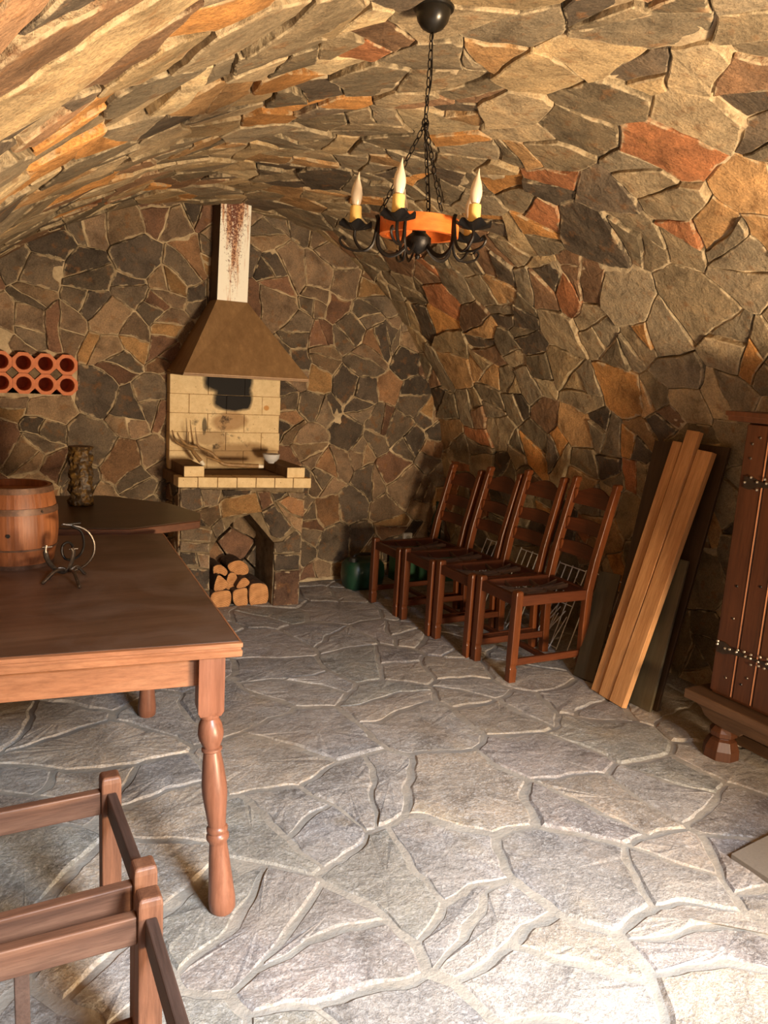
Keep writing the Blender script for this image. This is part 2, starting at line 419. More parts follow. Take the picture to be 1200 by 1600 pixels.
M_green2 = plain('green_box_paint', S(40, 78, 50), 0.5, 0, 20, 0.15, 0.05)
M_bottle = plain('bottle_green', S(24, 50, 34), 0.12, 0, 20, 0.1, 0.0)
M_antler = plain('antler', S(150, 118, 78), 0.5, 0, 40, 0.35, 0.3)
M_bone = plain('antler_tip', S(235, 225, 205), 0.4, 0, 40, 0.05, 0.0)
M_bark = plain('log_bark', S(88, 66, 46), 0.9, 0, 30, 0.5, 0.8, 0.01)
M_carved = None

def frosted():
    m, nt, b = newmat('frosted_bulb'); b.inputs['Base Color'].default_value = S(238, 222, 196)
    b.inputs['Roughness'].default_value = 0.25; b.inputs['Transmission Weight'].default_value = 0.25
    b.inputs['Subsurface Weight'].default_value = 0.0
    return m
M_bulb = frosted()

def carved():
    m, nt, b = newmat('carved_wood'); tc = N(nt, 'ShaderNodeTexCoord')
    v = N(nt, 'ShaderNodeTexVoronoi', i_Scale=34.0); n = N(nt, 'ShaderNodeTexNoise', i_Scale=26.0, i_Detail=5.0, i_Distortion=1.5)
    nt.links.new(tc.outputs['Object'], v.inputs['Vector']); nt.links.new(tc.outputs['Object'], n.inputs['Vector'])
    r = ramp(nt, [(0.3, S(30, 20, 10)), (0.5, S(66, 46, 20)), (0.68, S(112, 84, 38))]); nt.links.new(n.outputs[0], r.inputs[0])
    nt.links.new(r.outputs[0], b.inputs['Base Color']); b.inputs['Roughness'].default_value = 0.5
    bump(nt, b, n.outputs[0], 0.9, 0.01)
    return m
M_carved = carved()

def rust_sheet(name, base, streak, amount=0.5, sc_=22.0):
    m, nt, b = newmat(name); tc = N(nt, 'ShaderNodeTexCoord'); mp = N(nt, 'ShaderNodeMapping'); mp.inputs['Scale'].default_value = (1, 1, 0.10)
    nt.links.new(tc.outputs['Object'], mp.inputs['Vector'])
    n1 = N(nt, 'ShaderNodeTexNoise', i_Scale=sc_, i_Detail=6.0, i_Roughness=0.7); nt.links.new(mp.outputs[0], n1.inputs['Vector'])
    n2 = N(nt, 'ShaderNodeTexNoise', i_Scale=70.0, i_Detail=5.0, i_Roughness=0.8); nt.links.new(tc.outputs['Object'], n2.inputs['Vector'])
    return m, nt, b, tc, n1, n2
def hood_mat():
    m, nt, b, tc, n1, n2 = rust_sheet('hood_sheet', None, None)
    r = ramp(nt, [(0.3, S(128, 98, 66)), (0.55, S(146, 114, 78)), (0.75, S(166, 132, 92))]); nt.links.new(n1.outputs[0], r.inputs[0])
    r2 = ramp(nt, [(0.64, (0, 0, 0, 1)), (0.70, (0.8, 0.8, 0.8, 1))]); nt.links.new(n2.outputs[0], r2.inputs[0])
    c = mixc(nt, r.outputs[0], S(84, 48, 28), r2.outputs[0])
    nt.links.new(c, b.inputs['Base Color']); b.inputs['Roughness'].default_value = 0.5; b.inputs['Metallic'].default_value = 0.1
    return m
def flue_mat():
    # cream paint, rust running down the middle from the top
    m, nt, b, tc, n1, n2 = rust_sheet('flue_paint', None, None, sc_=40.0)
    sx = N(nt, 'ShaderNodeSeparateXYZ'); nt.links.new(tc.outputs['Object'], sx.inputs[0])
    def mth(op, a, bb=None, c=None):
        n = N(nt, 'ShaderNodeMath', operation=op)
        for i, v in enumerate((a, bb, c)):
            if v is None: continue
            if isinstance(v, bpy.types.NodeSocket): nt.links.new(v, n.inputs[i])
            else: n.inputs[i].default_value = v
        return n.outputs[0]
    dx = mth('ABSOLUTE', mth('SUBTRACT', sx.outputs[0], FLUE_CX))
    cen = mth('SUBTRACT', 1.0, mth('DIVIDE', dx, 0.075))            # 1 in the middle
    up = mth('SUBTRACT', sx.outputs[2], 1.86)                          # 0..0.52
    up = mth('MULTIPLY', up, 1.1)
    k = mth('ADD', mth('MULTIPLY', cen, 0.16), mth('MULTIPLY', up, 0.34))
    t = mth('ADD', n1.outputs[0], k); t2 = mth('ADD', n2.outputs[0], k)
    r1 = ramp(nt, [(0.64, (0, 0, 0, 1)), (0.78, (0.9, 0.9, 0.9, 1))]); nt.links.new(t, r1.inputs[0])
    r2 = ramp(nt, [(0.72, (0, 0, 0, 1)), (0.80, (1, 1, 1, 1))]); nt.links.new(t2, r2.inputs[0])
    c = mixc(nt, S(248, 244, 230), S(196, 140, 92), r1.outputs[0]); c = mixc(nt, c, S(104, 52, 30), r2.outputs[0])
    nt.links.new(c, b.inputs['Base Color']); b.inputs['Roughness'].default_value = 0.55
    return m

for m_ in (M_floor, M_fmort):
    dusty(m_, S(150, 140, 126), 0.40, 0.66, 0.55, 1.7)
    dusty(m_, S(150, 124, 92), 0.56, 0.74, 0.5, 1.1)
# ------------------------------------------------------------------ stonework builder
def add_stone(mb, poly, surf, rng, h, tilt, mi=0, sub=0.035, amp=0.02, fr=4.0, seed=0.0, round_=0.007, depth=0.03, rough=0.002, mode='plane', pal=None):
    """poly in (u,v); surf(u,v)->(P, N, Tu, Tv). Makes a raised, slightly tilted plate."""
    n = len(poly); pts = []
    for i in range(n):
        a = poly[i]; b = poly[(i+1) % n]; L = sqrt((b[0]-a[0])**2+(b[1]-a[1])**2); k = max(1, int(round(L/sub)))
        for j in range(k):
            t = j/k; pts.append((a[0]+(b[0]-a[0])*t, a[1]+(b[1]-a[1])*t))
    pts = [warp(u, v, amp, fr, seed) for u, v in pts]
    c = pcen(pts)
    if parea(pts) < 0: pts = pts[::-1]
    P, Nn, Tu, Tv = surf(*c)
    tx, ty = rng.gauss(0, tilt), rng.gauss(0, tilt)
    tx = max(-2*tilt, min(2*tilt, tx)); ty = max(-2*tilt, min(2*tilt, ty))
    def at(u, v, hh): 
        du, dv = u-c[0], v-c[1]
        return P+Tu*du+Tv*dv+Nn*(hh+tx*du+ty*dv)
    m = len(pts); rings = []
    r0 = []; r1 = []; r2 = []
    for (u, v) in pts:
        q = noise.noise(Vector((u*30, v*30, seed+3)))*rough
        r0.append(at(u, v, -depth)); r1.append(at(u, v, h-round_*0.7+q))
        d = sqrt((u-c[0])**2+(v-c[1])**2)+1e-6; k = max(0.0, 1-round_/d)
        r2.append(at(c[0]+(u-c[0])*k, c[1]+(v-c[1])*k, h+q))
    vs = r0+r1+r2+[at(c[0], c[1], h+rough)]
    fs = []
    for j in range(m):
        k = (j+1) % m
        fs += [(j, k, m+k, m+j), (m+j, m+k, 2*m+k, 2*m+j), (2*m+j, 2*m+k, 3*m)]
    col = (pal if pal is not None else rng.random(), rng.random(), rng.random(), 1.0)
    mb.add(vs, fs, mi, col)
    e1 = col[:3]+(1.0,); e0 = col[:3]+(0.0,)
    for j in range(m):
        i0 = len(mb.col)-3*m+3*j
        mb.col[i0] = e1; mb.col[i0+1] = e1; mb.col[i0+2] = (e1, e1, e0)

def grid_surface(mb, us, vs_, surf, hfun, mi=1, skip=None):
    nu, nv = len(us), len(vs_); pts = []
    for u in us:
        for v in vs_:
            P, Nn, _, _ = surf(u, v); pts.append(P+Nn*hfun(u, v))
    fs = []
    for i in range(nu-1):
        for j in range(nv-1):
            if skip and skip((us[i]+us[i+1])/2, (vs_[j]+vs_[j+1])/2): continue
            fs.append((i*nv+j, (i+1)*nv+j, (i+1)*nv+j+1, i*nv+j+1))
    mb.add(pts, fs, mi, (0, 0, 0, 1))
def lin(a, b, step):
    n = max(1, int(round((b-a)/step))); return [a+(b-a)*i/n for i in range(n+1)]

# ---- vault profile (x, z), left floor to right floor
YB = 4.87; YF = -0.42
PROF = [(-0.56, 0.0), (-0.56, 0.4), (-0.54, 0.8), (-0.46, 1.15), (-0.30, 1.45), (-0.05, 1.74), (0.28, 2.02), (0.60, 2.21), (0.95, 2.37), (1.32, 2.44),
        (1.72, 2.45), (2.07, 2.395), (2.45, 2.22), (2.77, 1.955), (3.01, 1.62), (3.20, 1.20), (3.29, 0.8), (3.33, 0.4), (3.34, 0.0)]
fine = crom([(x, 0, z) for x, z in PROF], 14)
arc = [0.0]
for i in range(1, len(fine)): arc.append(arc[-1]+(fine[i]-fine[i-1]).length)
ARC = arc[-1]
def prof_at(s):
    s = max(0.0, min(ARC-1e-6, s))
    lo, hi = 0, len(arc)-1
    while hi-lo > 1:
        mid = (lo+hi)//2
        if arc[mid] <= s: lo = mid
        else: hi = mid
    t = (s-arc[lo])/(arc[hi]-arc[lo])
    return fine[lo].lerp(fine[hi], t)
def vault_surf(s, y):
    p = prof_at(s); q0 = prof_at(s-0.06); q1 = prof_at(s+0.06)
    T = (q1-q0).normalized()
    Nn = Vector((T.z, 0, -T.x))       # into the room
    return Vector((p.x, y, p.z)), Nn, T, Vector((0, 1, 0))
def z_of(s): return prof_at(s).z
def x_of(s): return prof_at(s).x
SPR_L = next(arc[i] for i in range(len(arc)) if fine[i].z > 0.72)
SPR_R = next(arc[i] for i in range(len(arc)-1, 0, -1) if fine[i].z > 0.72)

rng = random.Random(11)
cells = stone_cells(0, ARC, YF, YB+0.02, 0.232, rng, 0.6, (0.0015, 0.0065))
parts = {'ceiling': MB(), 'wall_left': MB(), 'wall_right': MB()}
for c in cells:
    cc = pcen(c); k = 'wall_left' if cc[0] < SPR_L else ('wall_right' if cc[0] > SPR_R else 'ceiling')
    h = 0.016+rng.random()*0.018
    sz = sqrt(abs(parea(c)))
    add_stone(parts[k], c, vault_surf, rng, h+sz*sz/8, 0.05, amp=0.045, fr=3.4, seed=1.0, depth=0.02, rough=0.004, round_=0.005)
def vm_h(u, v):
    return 0.008+0.019*noise.noise(Vector((u*6, v*6, 4)))+0.010*noise.noise(Vector((u*19, v*19, 9)))
ys = lin(YF, YB+0.05, 0.032)
for k, (a, b) in {'wall_left': (0, SPR_L), 'ceiling': (SPR_L, SPR_R), 'wall_right': (SPR_R, ARC)}.items():
    grid_surface(parts[k], lin(a, b, 0.032), ys, vault_surf, vm_h)
    o = link(k, parts[k], [M_vault, M_mort], world=False); tag(o, kind='structure')

# ---- back wall
TER = (0.175, 0.660, 1.258, 1.482)       # niche holding the terracotta tubes
def back_surf(u, v): return Vector((u, YB, v)), Vector((0, -1, 0)), Vector((1, 0, 0)), Vector((0, 0, 1))
rng = random.Random(23)
cells = stone_cells(-0.62, 3.42, 0, 2.6, 0.195, rng, 0.5, (0.001, 0.0045))
def vault_z(x):
    best = 0
    for p in fine:
        if abs(p.x-x) < 0.05: best = max(best, p.z)
    return best
mb = MB()
for c in cells:
    cc = pcen(c)
    if cc[1] > vault_z(cc[0])+0.12: continue
    for (nx, ny, d) in (): pass
    inside = TER[0] < cc[0] < TER[1] and TER[2] < cc[1] < TER[3]
    if inside: continue
    # trim stones that reach into the tube niche
    xs = [p[0] for p in c]; zs = [p[1] for p in c]
    if max(xs) > TER[0] and min(xs) < TER[1] and max(zs) > TER[2] and min(zs) < TER[3]:
        dl = [(abs(cc[0]-TER[0]), (1, 0, TER[0])), (abs(cc[0]-TER[1]), (-1, 0, -TER[1])), (abs(cc[1]-TER[2]), (0, 1, TER[2]-0.004)), (abs(cc[1]-TER[3]), (0, -1, -TER[3]-0.004))]
        ok = [e for e in dl if e[1][0]*cc[0]+e[1][1]*cc[1] <= e[1][2]]
        if not ok: continue
        e = ok[0][1]; c = clip(c, *e)
        if len(c) < 3: continue
    add_stone(mb, c, back_surf, rng, 0.012+rng.random()*0.016, 0.045, amp=0.042, fr=4.0, seed=5.0, rough=0.004)
def inter(u, v): return TER[0]+.01 < u < TER[1]-0.015 and TER[2]+0.012 < v < TER[3]-0.012
grid_surface(mb, lin(-0.62, 3.42, 0.03), lin(0, 2.6, 0.03), back_surf, lambda u, v: 0.005+0.015*noise.noise(Vector((u*7, v*7, 14)))+0.007*noise.noise(Vector((u*19, v*19, 19))), skip=inter)
tag(link('wall_back', mb, [M_back, M_mort], world=False), kind='structure')

mb = MB(); a0, a1, z0_, z1_ = TER[0]-0.03, TER[1]+0.02, TER[2]-0.02, TER[3]+0.02
mb.box((a0, 5.07, z0_), (a1, 5.12, z1_)); mb.box((a0-.05, 4.875, z0_-.05), (a0, 5.12, z1_+.05)); mb.box((a1, 4.875, z0_-.05), (a1+.05, 5.12, z1_+.05)); mb.box((a0, 4.875, z0_-.05), (a1, 5.12, z0_)); mb.box((a0, 4.875, z1_), (a1, 5.12, z1_+.05))
for x_ in (0.319, 0.4325, 0.5455):
    mb.prism([(x_-.03, 1.3695), (x_, 1.3695-.03), (x_+.03, 1.3695), (x_, 1.3695+.03)], lambda a, b, d: Vector((a, d, b)), 4.815, 5.06)
tag(link('wall_niche', mb, mortar_mat('niche_mortar', S(88, 74, 58), S(140, 120, 92), 12.0), world=False), kind='structure')

# ---- front wall with the doorway the daylight comes through
DX0, DX1, DZ = 0.15, 1.72, 2.05
WX1, WZ0, WZ1 = 2.45, 0.15, 1.30       # unseen low opening, added beside the door to let the warm light in
mb = MB()
mb.box((-0.75, YF-0.25, -0.02), (DX0, YF, 2.62)); mb.box((DX1, YF-0.25, WZ1), (WX1, YF, 2.62)); mb.box((DX1, YF-0.25, -0.02), (WX1, YF, WZ0)); mb.box((WX1, YF-0.25, -0.02), (3.5, YF, 2.62)); mb.box((DX0, YF-0.25, DZ), (DX1, YF, 2.62))
tag(link('wall_front', mb, M_mort, world=False), kind='structure')

# ---- floor
def floor_surf(u, v): return Vector((u, v, 0)), Vector((0, 0, 1)), Vector((1, 0, 0)), Vector((0, 1, 0))
rng = random.Random(41)
cells = stone_cells(-0.62, 3.42, YF, YB+0.02, 0.36, rng, 0.45, (0.002, 0.012), ax=1.15)
mb = MB()
for c in cells:
    add_stone(mb, c, floor_surf, rng, 0.001+rng.random()*0.004, 0.010, amp=0.085, fr=2.8, seed=8.0, sub=0.03, round_=0.014, depth=0.02, rough=0.0035)
grid_surface(mb, lin(-0.62, 3.42, 0.03), lin(YF-0.3, YB+0.05, 0.03), floor_surf, lambda u, v: -0.002+0.003*noise.noise(Vector((u*6, v*6, 24)))+0.0015*noise.noise(Vector((u*17, v*17, 29))))
tag(link('floor', mb, [M_floor, M_fmort], world=False), kind='structure')

# ------------------------------------------------------------------ fireplace
FA = Vector((1.192, 4.53, 0)); FB = Vector((1.909, 4.392, 0))
FD = (FB-FA).normalized(); FN = Vector((FD.y, -FD.x, 0)); FL = (FB-FA).length    # FN points into the room
FLUE_CX = 0.0
fp = thing('fireplace', (1.55, 4.46, 0), 'stone barbecue fireplace with rusty metal hood and cream flue against the back wall', 'fireplace')
FLUE_CX = (1.432+1.623)/2-1.55
def fsurf(u, v): return FA+FD*u+Vector((0, 0, v)), FN, FD, Vector((0, 0, 1))
# mortar core with arched opening (pointed), openings in (u,z)
OPEN = [(0.172, 0.0), (0.172, 0.36), (0.232, 0.47), (0.325, 0.56), (0.408, 0.59), (0.468, 0.52), (0.562, 0.41), (0.562, 0.0)]
mb = MB()
def fpt(u, z, d): return FA+FD*u+Vector((0, 0, z))+Vector((0, d, 0))
dep = 0.36
outline = [(0, 0), (0, 0.765), (FL, 0.765), (FL, 0)]
# front face strips between the outline and the opening
def quad(a, b, c, d_): mb.add([fpt(a[0], a[1], 0), fpt(b[0], b[1], 0), fpt(c[0], c[1], 0), fpt(d_[0], d_[1], 0)], [(0, 1, 2, 3)])
quad((0, 0), OPEN[0], OPEN[1], (0, 0.36)); quad((0, 0.36), OPEN[1], OPEN[2], (0, 0.765))
quad((0, 0.765), OPEN[2], OPEN[3], (0.325, 0.765)); quad((0.325, 0.765), OPEN[3], OPEN[4], (0.408, 0.765))
quad((0.408, 0.765), OPEN[4], OPEN[5], (FL, 0.765)); quad((FL, 0.765), OPEN[5], OPEN[6], (FL, 0.41)); quad((FL, 0.41), OPEN[6], OPEN[7], (FL, 0))
for i in range(len(OPEN)-1):
    a, b = OPEN[i], OPEN[i+1]
    mb.add([fpt(*a, 0), fpt(*b, 0), fpt(*b, dep), fpt(*a, dep)], [(0, 1, 2, 3)])
mb.add([fpt(0, 0, 0), fpt(0, 0.765, 0), fpt(0, 0.765, dep), fpt(0, 0, dep)], [(0, 1, 2, 3)])
mb.add([fpt(FL, 0, 0), fpt(FL, 0.765, 0), fpt(FL, 0.765, dep+.12), fpt(FL, 0, dep+.12)], [(0, 1, 2, 3)])
mb.add([fpt(0, 0.765, 0), fpt(FL, 0.765, 0), fpt(FL, 0.765, dep+.12), fpt(0, 0.765, dep)], [(0, 1, 2, 3)])
M_jnt = mortar_mat('hearth_mortar', S(84, 68, 52), S(150, 132, 104), 12.0)
base = link('stone_base', mb, M_jnt, fp)
# stones on the front, drawn in photo pixels and put on the front plane
def px2uv(px, py):
    d = im2w(Vector((px-600, py-800, F_PX))); O = Vector((0, 0, CAM_H))
    t = FN.dot(FA-O)/FN.dot(d); p = O+d*t
    return ((p-FA).dot(FD), p.z)
STN = [[(283,763),(311,763),(317,790),(296,798),(283,792)], [(313,764),(346,765),(340,788),(319,791)], [(348,765),(392,766),(390,772),(352,776)],
       [(345,784),(352,779),(398,770),(408,798),(390,800),(349,808)], [(402,768),(420,768),(427,786),(410,794)], [(423,769),(446,769),(440,778),(429,783)],
       [(449,769),(475,770),(474,778),(452,777)], [(436,784),(450,776),(475,781),(473,806),(455,800)],
       [(283,796),(300,801),(312,808),(322,822),(300,818),(283,812)], [(304,800),(343,786),(346,806),(334,818),(326,822)],
       [(410,800),(428,790),(456,822),(438,842),(424,836)], [(432,786),(452,802),(472,810),(470,832),(458,824)],
       [(283,816),(303,822),(330,828),(327,845),(283,842)], [(330,824),(346,810),(352,826),(338,840)], 
       [(283,846),(326,849),(326,862),(305,860),(283,860)], [(283,864),(304,864),(308,880),(283,884)], [(308,864),(327,866),(326,886),(312,884)],
       [(283,888),(326,890),(326,920),(283,916)], [(283,920),(326,924),(326,950),(283,952)],
       [(429,848),(442,846),(462,828),(470,836),(468,862),(430,862)], [(429,866),(468,866),(466,888),(429,890)], [(429,894),(466,892),(465,944),(427,946)]]
rng = random.Random(5); mb = MB()
pals = [.1, .2, .05, .97, .8, .02, .3, .9, .1, .75, .01, .7, .6, .2, .3, .05, .4, .15, .25, .3, .12, .87]
for q, pl in zip(STN, pals):
    uv = [px2uv(*p) for p in q]
    if parea(uv) < 0: uv = uv[::-1]
    g = pcen(uv); uv = [(g[0]+(a-g[0])*1.05, g[1]+(b-g[1])*1.05) for a, b in uv]
    add_stone(mb, uv, fsurf, rng, 0.012+rng.random()*0.008, 0.03, amp=0.006, fr=8, seed=2.0, rough=0.003, depth=0.01, pal=pl)
# side stones (left and right cheeks)
def lsurf(u, v): return FA+Vector((0, u, v)), Vector((-1, 0, 0)), Vector((0, 1, 0)), Vector((0, 0, 1))
def rsurf(u, v): return FB+Vector((0, u, v)), Vector((1, 0, 0)), Vector((0, 1, 0)), Vector((0, 0, 1))
for sf, L in ((lsurf, 0.34), (rsurf, 0.46)):
    for c in stone_cells(0, L, 0, 0.765, 0.17, rng, 0.3, (0.004, 0.009)): add_stone(mb, c, sf, rng, 0.014, 0.03, amp=0.01, fr=4, seed=3.0)
# inner back of the niche
def nsurf(u, v): return fpt(u, v, dep-0.03), Vector((0, -1, 0)), Vector((1, 0, 0)), Vector((0, 0, 1))
for c in stone_cells(0.10, 0.62, 0, 0.62, 0.18, rng, 0.3, (0.004, 0.008)): add_stone(mb, c, nsurf, rng, 0.014, 0.03, amp=0.01, fr=4, seed=3.0)
face = link('facing_stones', mb, [M_back, M_jnt], fp)

def brick_mat():
    m, nt, b = newmat('fire_brick'); tc = N(nt, 'ShaderNodeTexCoord')
    n = N(nt, 'ShaderNodeTexNoise', i_Scale=24.0, i_Detail=6.0, i_Roughness=0.7); nt.links.new(tc.outputs['Object'], n.inputs['Vector'])
    r = ramp(nt, [(0.3, S(214, 186, 138)), (0.6, S(232, 206, 160)), (0.8, S(238, 216, 172))]); nt.links.new(n.outputs[0], r.inputs[0])
    n2 = N(nt, 'ShaderNodeTexNoise', i_Scale=110.0, i_Detail=2.0); nt.links.new(tc.outputs['Object'], n2.inputs['Vector'])
    r2 = ramp(nt, [(0.70, (0, 0, 0, 1)), (0.74, (0.8, 0.8, 0.8, 1))]); nt.links.new(n2.outputs[0], r2.inputs[0])
    c = mixc(nt, r.outputs[0], S(120, 84, 50), r2.outputs[0])
    nt.links.new(c, b.inputs['Base Color']); b.inputs['Roughness'].default_value = 0.8; bump(nt, b, n.outputs[0], 0.3, 0.004)
    return m, nt, b, tc, c
M_brick = brick_mat()[0]
def soot_brick_mat():
    m, nt, b, tc, c = brick_mat(); m.name = 'sooty_fire_brick'
    wob = N(nt, 'ShaderNodeTexNoise', i_Scale=9.0, i_Detail=5.0); nt.links.new(tc.outputs['Object'], wob.inputs['Vector'])
    sx = N(nt, 'ShaderNodeSeparateXYZ'); nt.links.new(tc.outputs['Object'], sx.inputs[0])
    def mth(op, a, bb=None):
        n = N(nt, 'ShaderNodeMath', operation=op)
        for i, v in enumerate((a, bb)):
            if v is None: continue
            if isinstance(v, bpy.types.NodeSocket): nt.links.new(v, n.inputs[i])
            else: n.inputs[i].default_value = v
        return n.outputs[0]
    w = mth('MULTIPLY', mth('SUBTRACT', wob.outputs[0], 0.5), 1.2)
    def blob(cx_, cz_, rx, rz, pw=4.0):
        a = mth('POWER', mth('ABSOLUTE', mth('DIVIDE', mth('SUBTRACT', sx.outputs[0], cx_), rx)), pw)
        bb = mth('POWER', mth('ABSOLUTE', mth('DIVIDE', mth('SUBTRACT', sx.outputs[2], cz_), rz)), pw)
        s = mth('ADD', mth('ADD', a, bb), w)
        r = ramp(nt, [(0.45, (1, 1, 1, 1)), (0.70, (0.62, 0.62, 0.62, 1)), (1.05 if False else 1.0, (0, 0, 0, 1))]); nt.links.new(s, r.inputs[0]); return r.outputs[0]
    for cx_, cz_, rx, rz, pw, dk, op in SOOT:
        f = mth('MULTIPLY', blob(cx_-1.55, cz_, rx, rz, pw), op); c = mixc(nt, c, dk, f)
    sn = N(nt, 'ShaderNodeTexNoise', i_Scale=15.0, i_Detail=5.0, i_Roughness=0.65); nt.links.new(tc.outputs['Object'], sn.inputs['Vector'])
    rs = ramp(nt, [(0.53, (0, 0, 0, 1)), (0.66, (0.9, 0.9, 0.9, 1))]); nt.links.new(sn.outputs[0], rs.inputs[0])
    f = mth('MULTIPLY', blob(1.50-1.55, 1.05, 0.24, 0.17, 2.0), rs.outputs[0]); c = mixc(nt, c, S(48, 32, 22), f)
    nt.links.new(c, b.inputs['Base Color'])
    return m
SK = S(22, 17, 14)
SOOT = [(1.62, 0.92, 0.30, 0.085, 2.0, S(150, 116, 76), .8), (1.56, 1.13, 0.13, 0.07, 2.0, S(150, 108, 66), .7), (1.44, 1.02, 0.13, 0.05, 2.0, S(130, 96, 62), .55),
        (1.545, 1.40, 0.17, 0.10, 4.0, SK, 1.0), (1.575, 1.275, 0.135, 0.085, 4.0, SK, 1.0), (1.395, 1.10, 0.018, 0.06, 2.0, SK, .8), (1.80, 1.22, 0.02, 0.018, 2.0, S(196, 130, 50), .8)]
M_soot = soot_brick_mat()
# brick back: running bond of blocks 0.237 x 0.116, thin joints
mb = MB(); z = 0.826; r_ = 0; X0, X1 = 1.178, 1.897
while z < 1.43:
    h = 0.1165; x = X0-(0.1185 if r_ % 2 else 0.0)
    while x < X1-0.01:
        a = max(x, X0); b_ = min(x+0.237, X1)
        if b_-a > 0.01: mb.box((a+0.0012, 4.775+0.003*((r_*7+int(x*10)) % 3)/3, z+0.0012), (b_-0.0012, 4.86, min(z+h, 1.432)-0.0012))
        x += 0.237
    z += h; r_ += 1
link('brick_back', mb, M_soot, fp, bevel=0.0025)
mb = MB().box((X0+0.004, 4.785, 0.825), (X1-0.004, 4.862, 1.430)); link('brick_joint', mb, plain('brick_joint', S(190, 160, 118), 0.9), fp)
# counter: slab with seven brick headers along the front
CT = 0.823; CL = Vector((1.155, 4.47, 0)); CR = Vector((1.945, 4.34, 0)); cd = (CR-CL)/7
for i in range(7):
    a = CL+cd*i; mb = MB()
    g = cd.normalized()*0.0018
    p = [a+g, a+cd-g, a+cd-g+Vector((0, .11, 0)), a+g+Vector((0, .11, 0))]
    zz = rng.uniform(-0.001, 0.001)
    mb.add([Vector((q.x, q.y, 0.763+zz)) for q in p]+[Vector((q.x, q.y, CT+zz)) for q in p], [(0, 3, 2, 1), (4, 5, 6, 7), (0, 1, 5, 4), (1, 2, 6, 5), (2, 3, 7, 6), (3, 0, 4, 7)])
    link('counter_brick', mb, M_brick, fp, bevel=0.003)
M_slab = plain('sooted_slab_curb_shade', S(112, 84, 56), 0.85, 0, 20, 0.3, 0.3)
p = [CL+Vector((0.0, .112, 0)), CR+Vector((0, .112, 0)), Vector((1.945, 4.85, 0)), Vector((1.155, 4.85, 0))]
mb = MB().add([Vector((q.x, q.y, 0.766)) for q in p]+[Vector((q.x, q.y, CT-0.001)) for q in p], [(0, 3, 2, 1), (4, 5, 6, 7), (0, 1, 5, 4), (1, 2, 6, 5), (2, 3, 7, 6), (3, 0, 4, 7)])
link('counter_slab', mb, M_slab, fp)
for (xa, ya, xb) in ((1.19, 4.468, 1.31), (1.795, 4.372, 1.912)):
    for j in range(2):
        y0 = ya+j*0.20; y1 = min(ya+(j+1)*0.20-0.003, 4.77)
        mb = MB().box((xa, y0, CT+0.001), (xb, y1, CT+0.064)); mb.mi = [0 if k == 2 and j == 0 else 1 for k in range(6)]; link('curb_brick', mb, [M_brick, M_slab], fp, bevel=0.003)  # shade painted in with the dark slab colour, only the front face stays pale
# hood and flue (sheet metal, open below)
HZ = 1.425
bl = [Vector((1.178, 4.46, HZ)), Vector((1.90, 4.345, HZ)), Vector((1.90, 4.848, HZ)), Vector((1.178, 4.848, HZ))]
tp = [Vector((1.432, 4.69, 1.862)), Vector((1.623, 4.69, 1.862)), Vector((1.623, 4.848, 1.862)), Vector((1.432, 4.848, 1.862))]
def rect_ring(r, dz=0): return [p+Vector((0, 0, dz)) for p in r]
mb = MB().loft([rect_ring(bl, -0.012), bl, tp], True, False)
hood = link('hood', mb, hood_mat(), fp); s_ = hood.modifiers.new('solidify', 'SOLIDIFY'); s_.thickness = 0.003
mb = MB()
for i in range(4):
    a, b_ = bl[i], bl[(i+1) % 4]; mb.tube([a+Vector((0, 0, -.012)), b_+Vector((0, 0, -.012))], 0.005, 6)
link('hood_rim', mb, hood.data.materials[0], fp)
ft = [Vector((1.445, 4.69, 2.47)), Vector((1.633, 4.69, 2.47)), Vector((1.633, 4.848, 2.47)), Vector((1.445, 4.848, 2.47))]
mb = MB().loft([[p+Vector((0, 0, -0.004)) for p in tp], ft], True, True)
mb.mi[3] = 1; link('flue', mb, [flue_mat(), plain('flue_rust', S(84, 58, 38), 0.6, 0.1, 30, 0.3)], fp, bevel=0.003)

# ------------------------------------------------------------------ things on the counter
def antler(name, base, beam, tines, label, tipbase):
    t = thing(name, base, label, 'antler', 'antlers on the fireplace counter')
    mb = MB(); P = crom(beam, 8); n = len(P)
    mb.tube(P, [0.014-0.010*(i/(n-1))**1.3 for i in range(n)], 10)
    for tn in tines:
        Q = crom(tn, 6); m = len(Q); mb.tube(Q, [0.0095-0.0080*(i/(m-1)) for i in range(m)], 8)
    link('beam', mb, M_antler, t, smooth=True)
    mb = MB(); a, b_ = P[0], P[1]; d = (a-b_).normalized()
    mb.tube([a, a+d*0.03], [0.0135, 0.011], 10); link('cut_end', mb, M_bone, t, smooth=True)
    return t
def PX(px, py, y):
    d = im2w(Vector((px-600, py-800, F_PX))); return Vector((0, 0, CAM_H))+d*(y/d.y)
antler('antler', (1.6, 4.58, CT), [PX(404, 730, 4.52)+Vector((0, 0, .006)), PX(375, 727, 4.55), PX(348, 724, 4.57), PX(330, 708, 4.59), PX(312, 700, 4.60), PX(292, 695, 4.58), PX(281, 684, 4.56), PX(277, 676, 4.55)],
       [[PX(326, 706, 4.59), PX(311, 698, 4.58), PX(307, 684, 4.57), PX(305, 667, 4.56)], [PX(345, 722, 4.57), PX(330, 716, 4.54), PX(318, 712, 4.52)]],
       'brown antler whose pale cut end points to the bowl', None)
antler('antler', (1.4, 4.66, CT), [PX(314, 721, 4.60)+Vector((0, 0, .0)), PX(304, 709, 4.62), PX(298, 701, 4.64), PX(284, 696, 4.68), PX(274, 688, 4.70), PX(269, 672, 4.71)],
       [[PX(300, 703, 4.65), PX(301, 690, 4.68), PX(299, 675, 4.70), PX(297, 656, 4.71)]],
       'paler antler behind the other, standing over the left curb bricks', None)
bowl = MB()
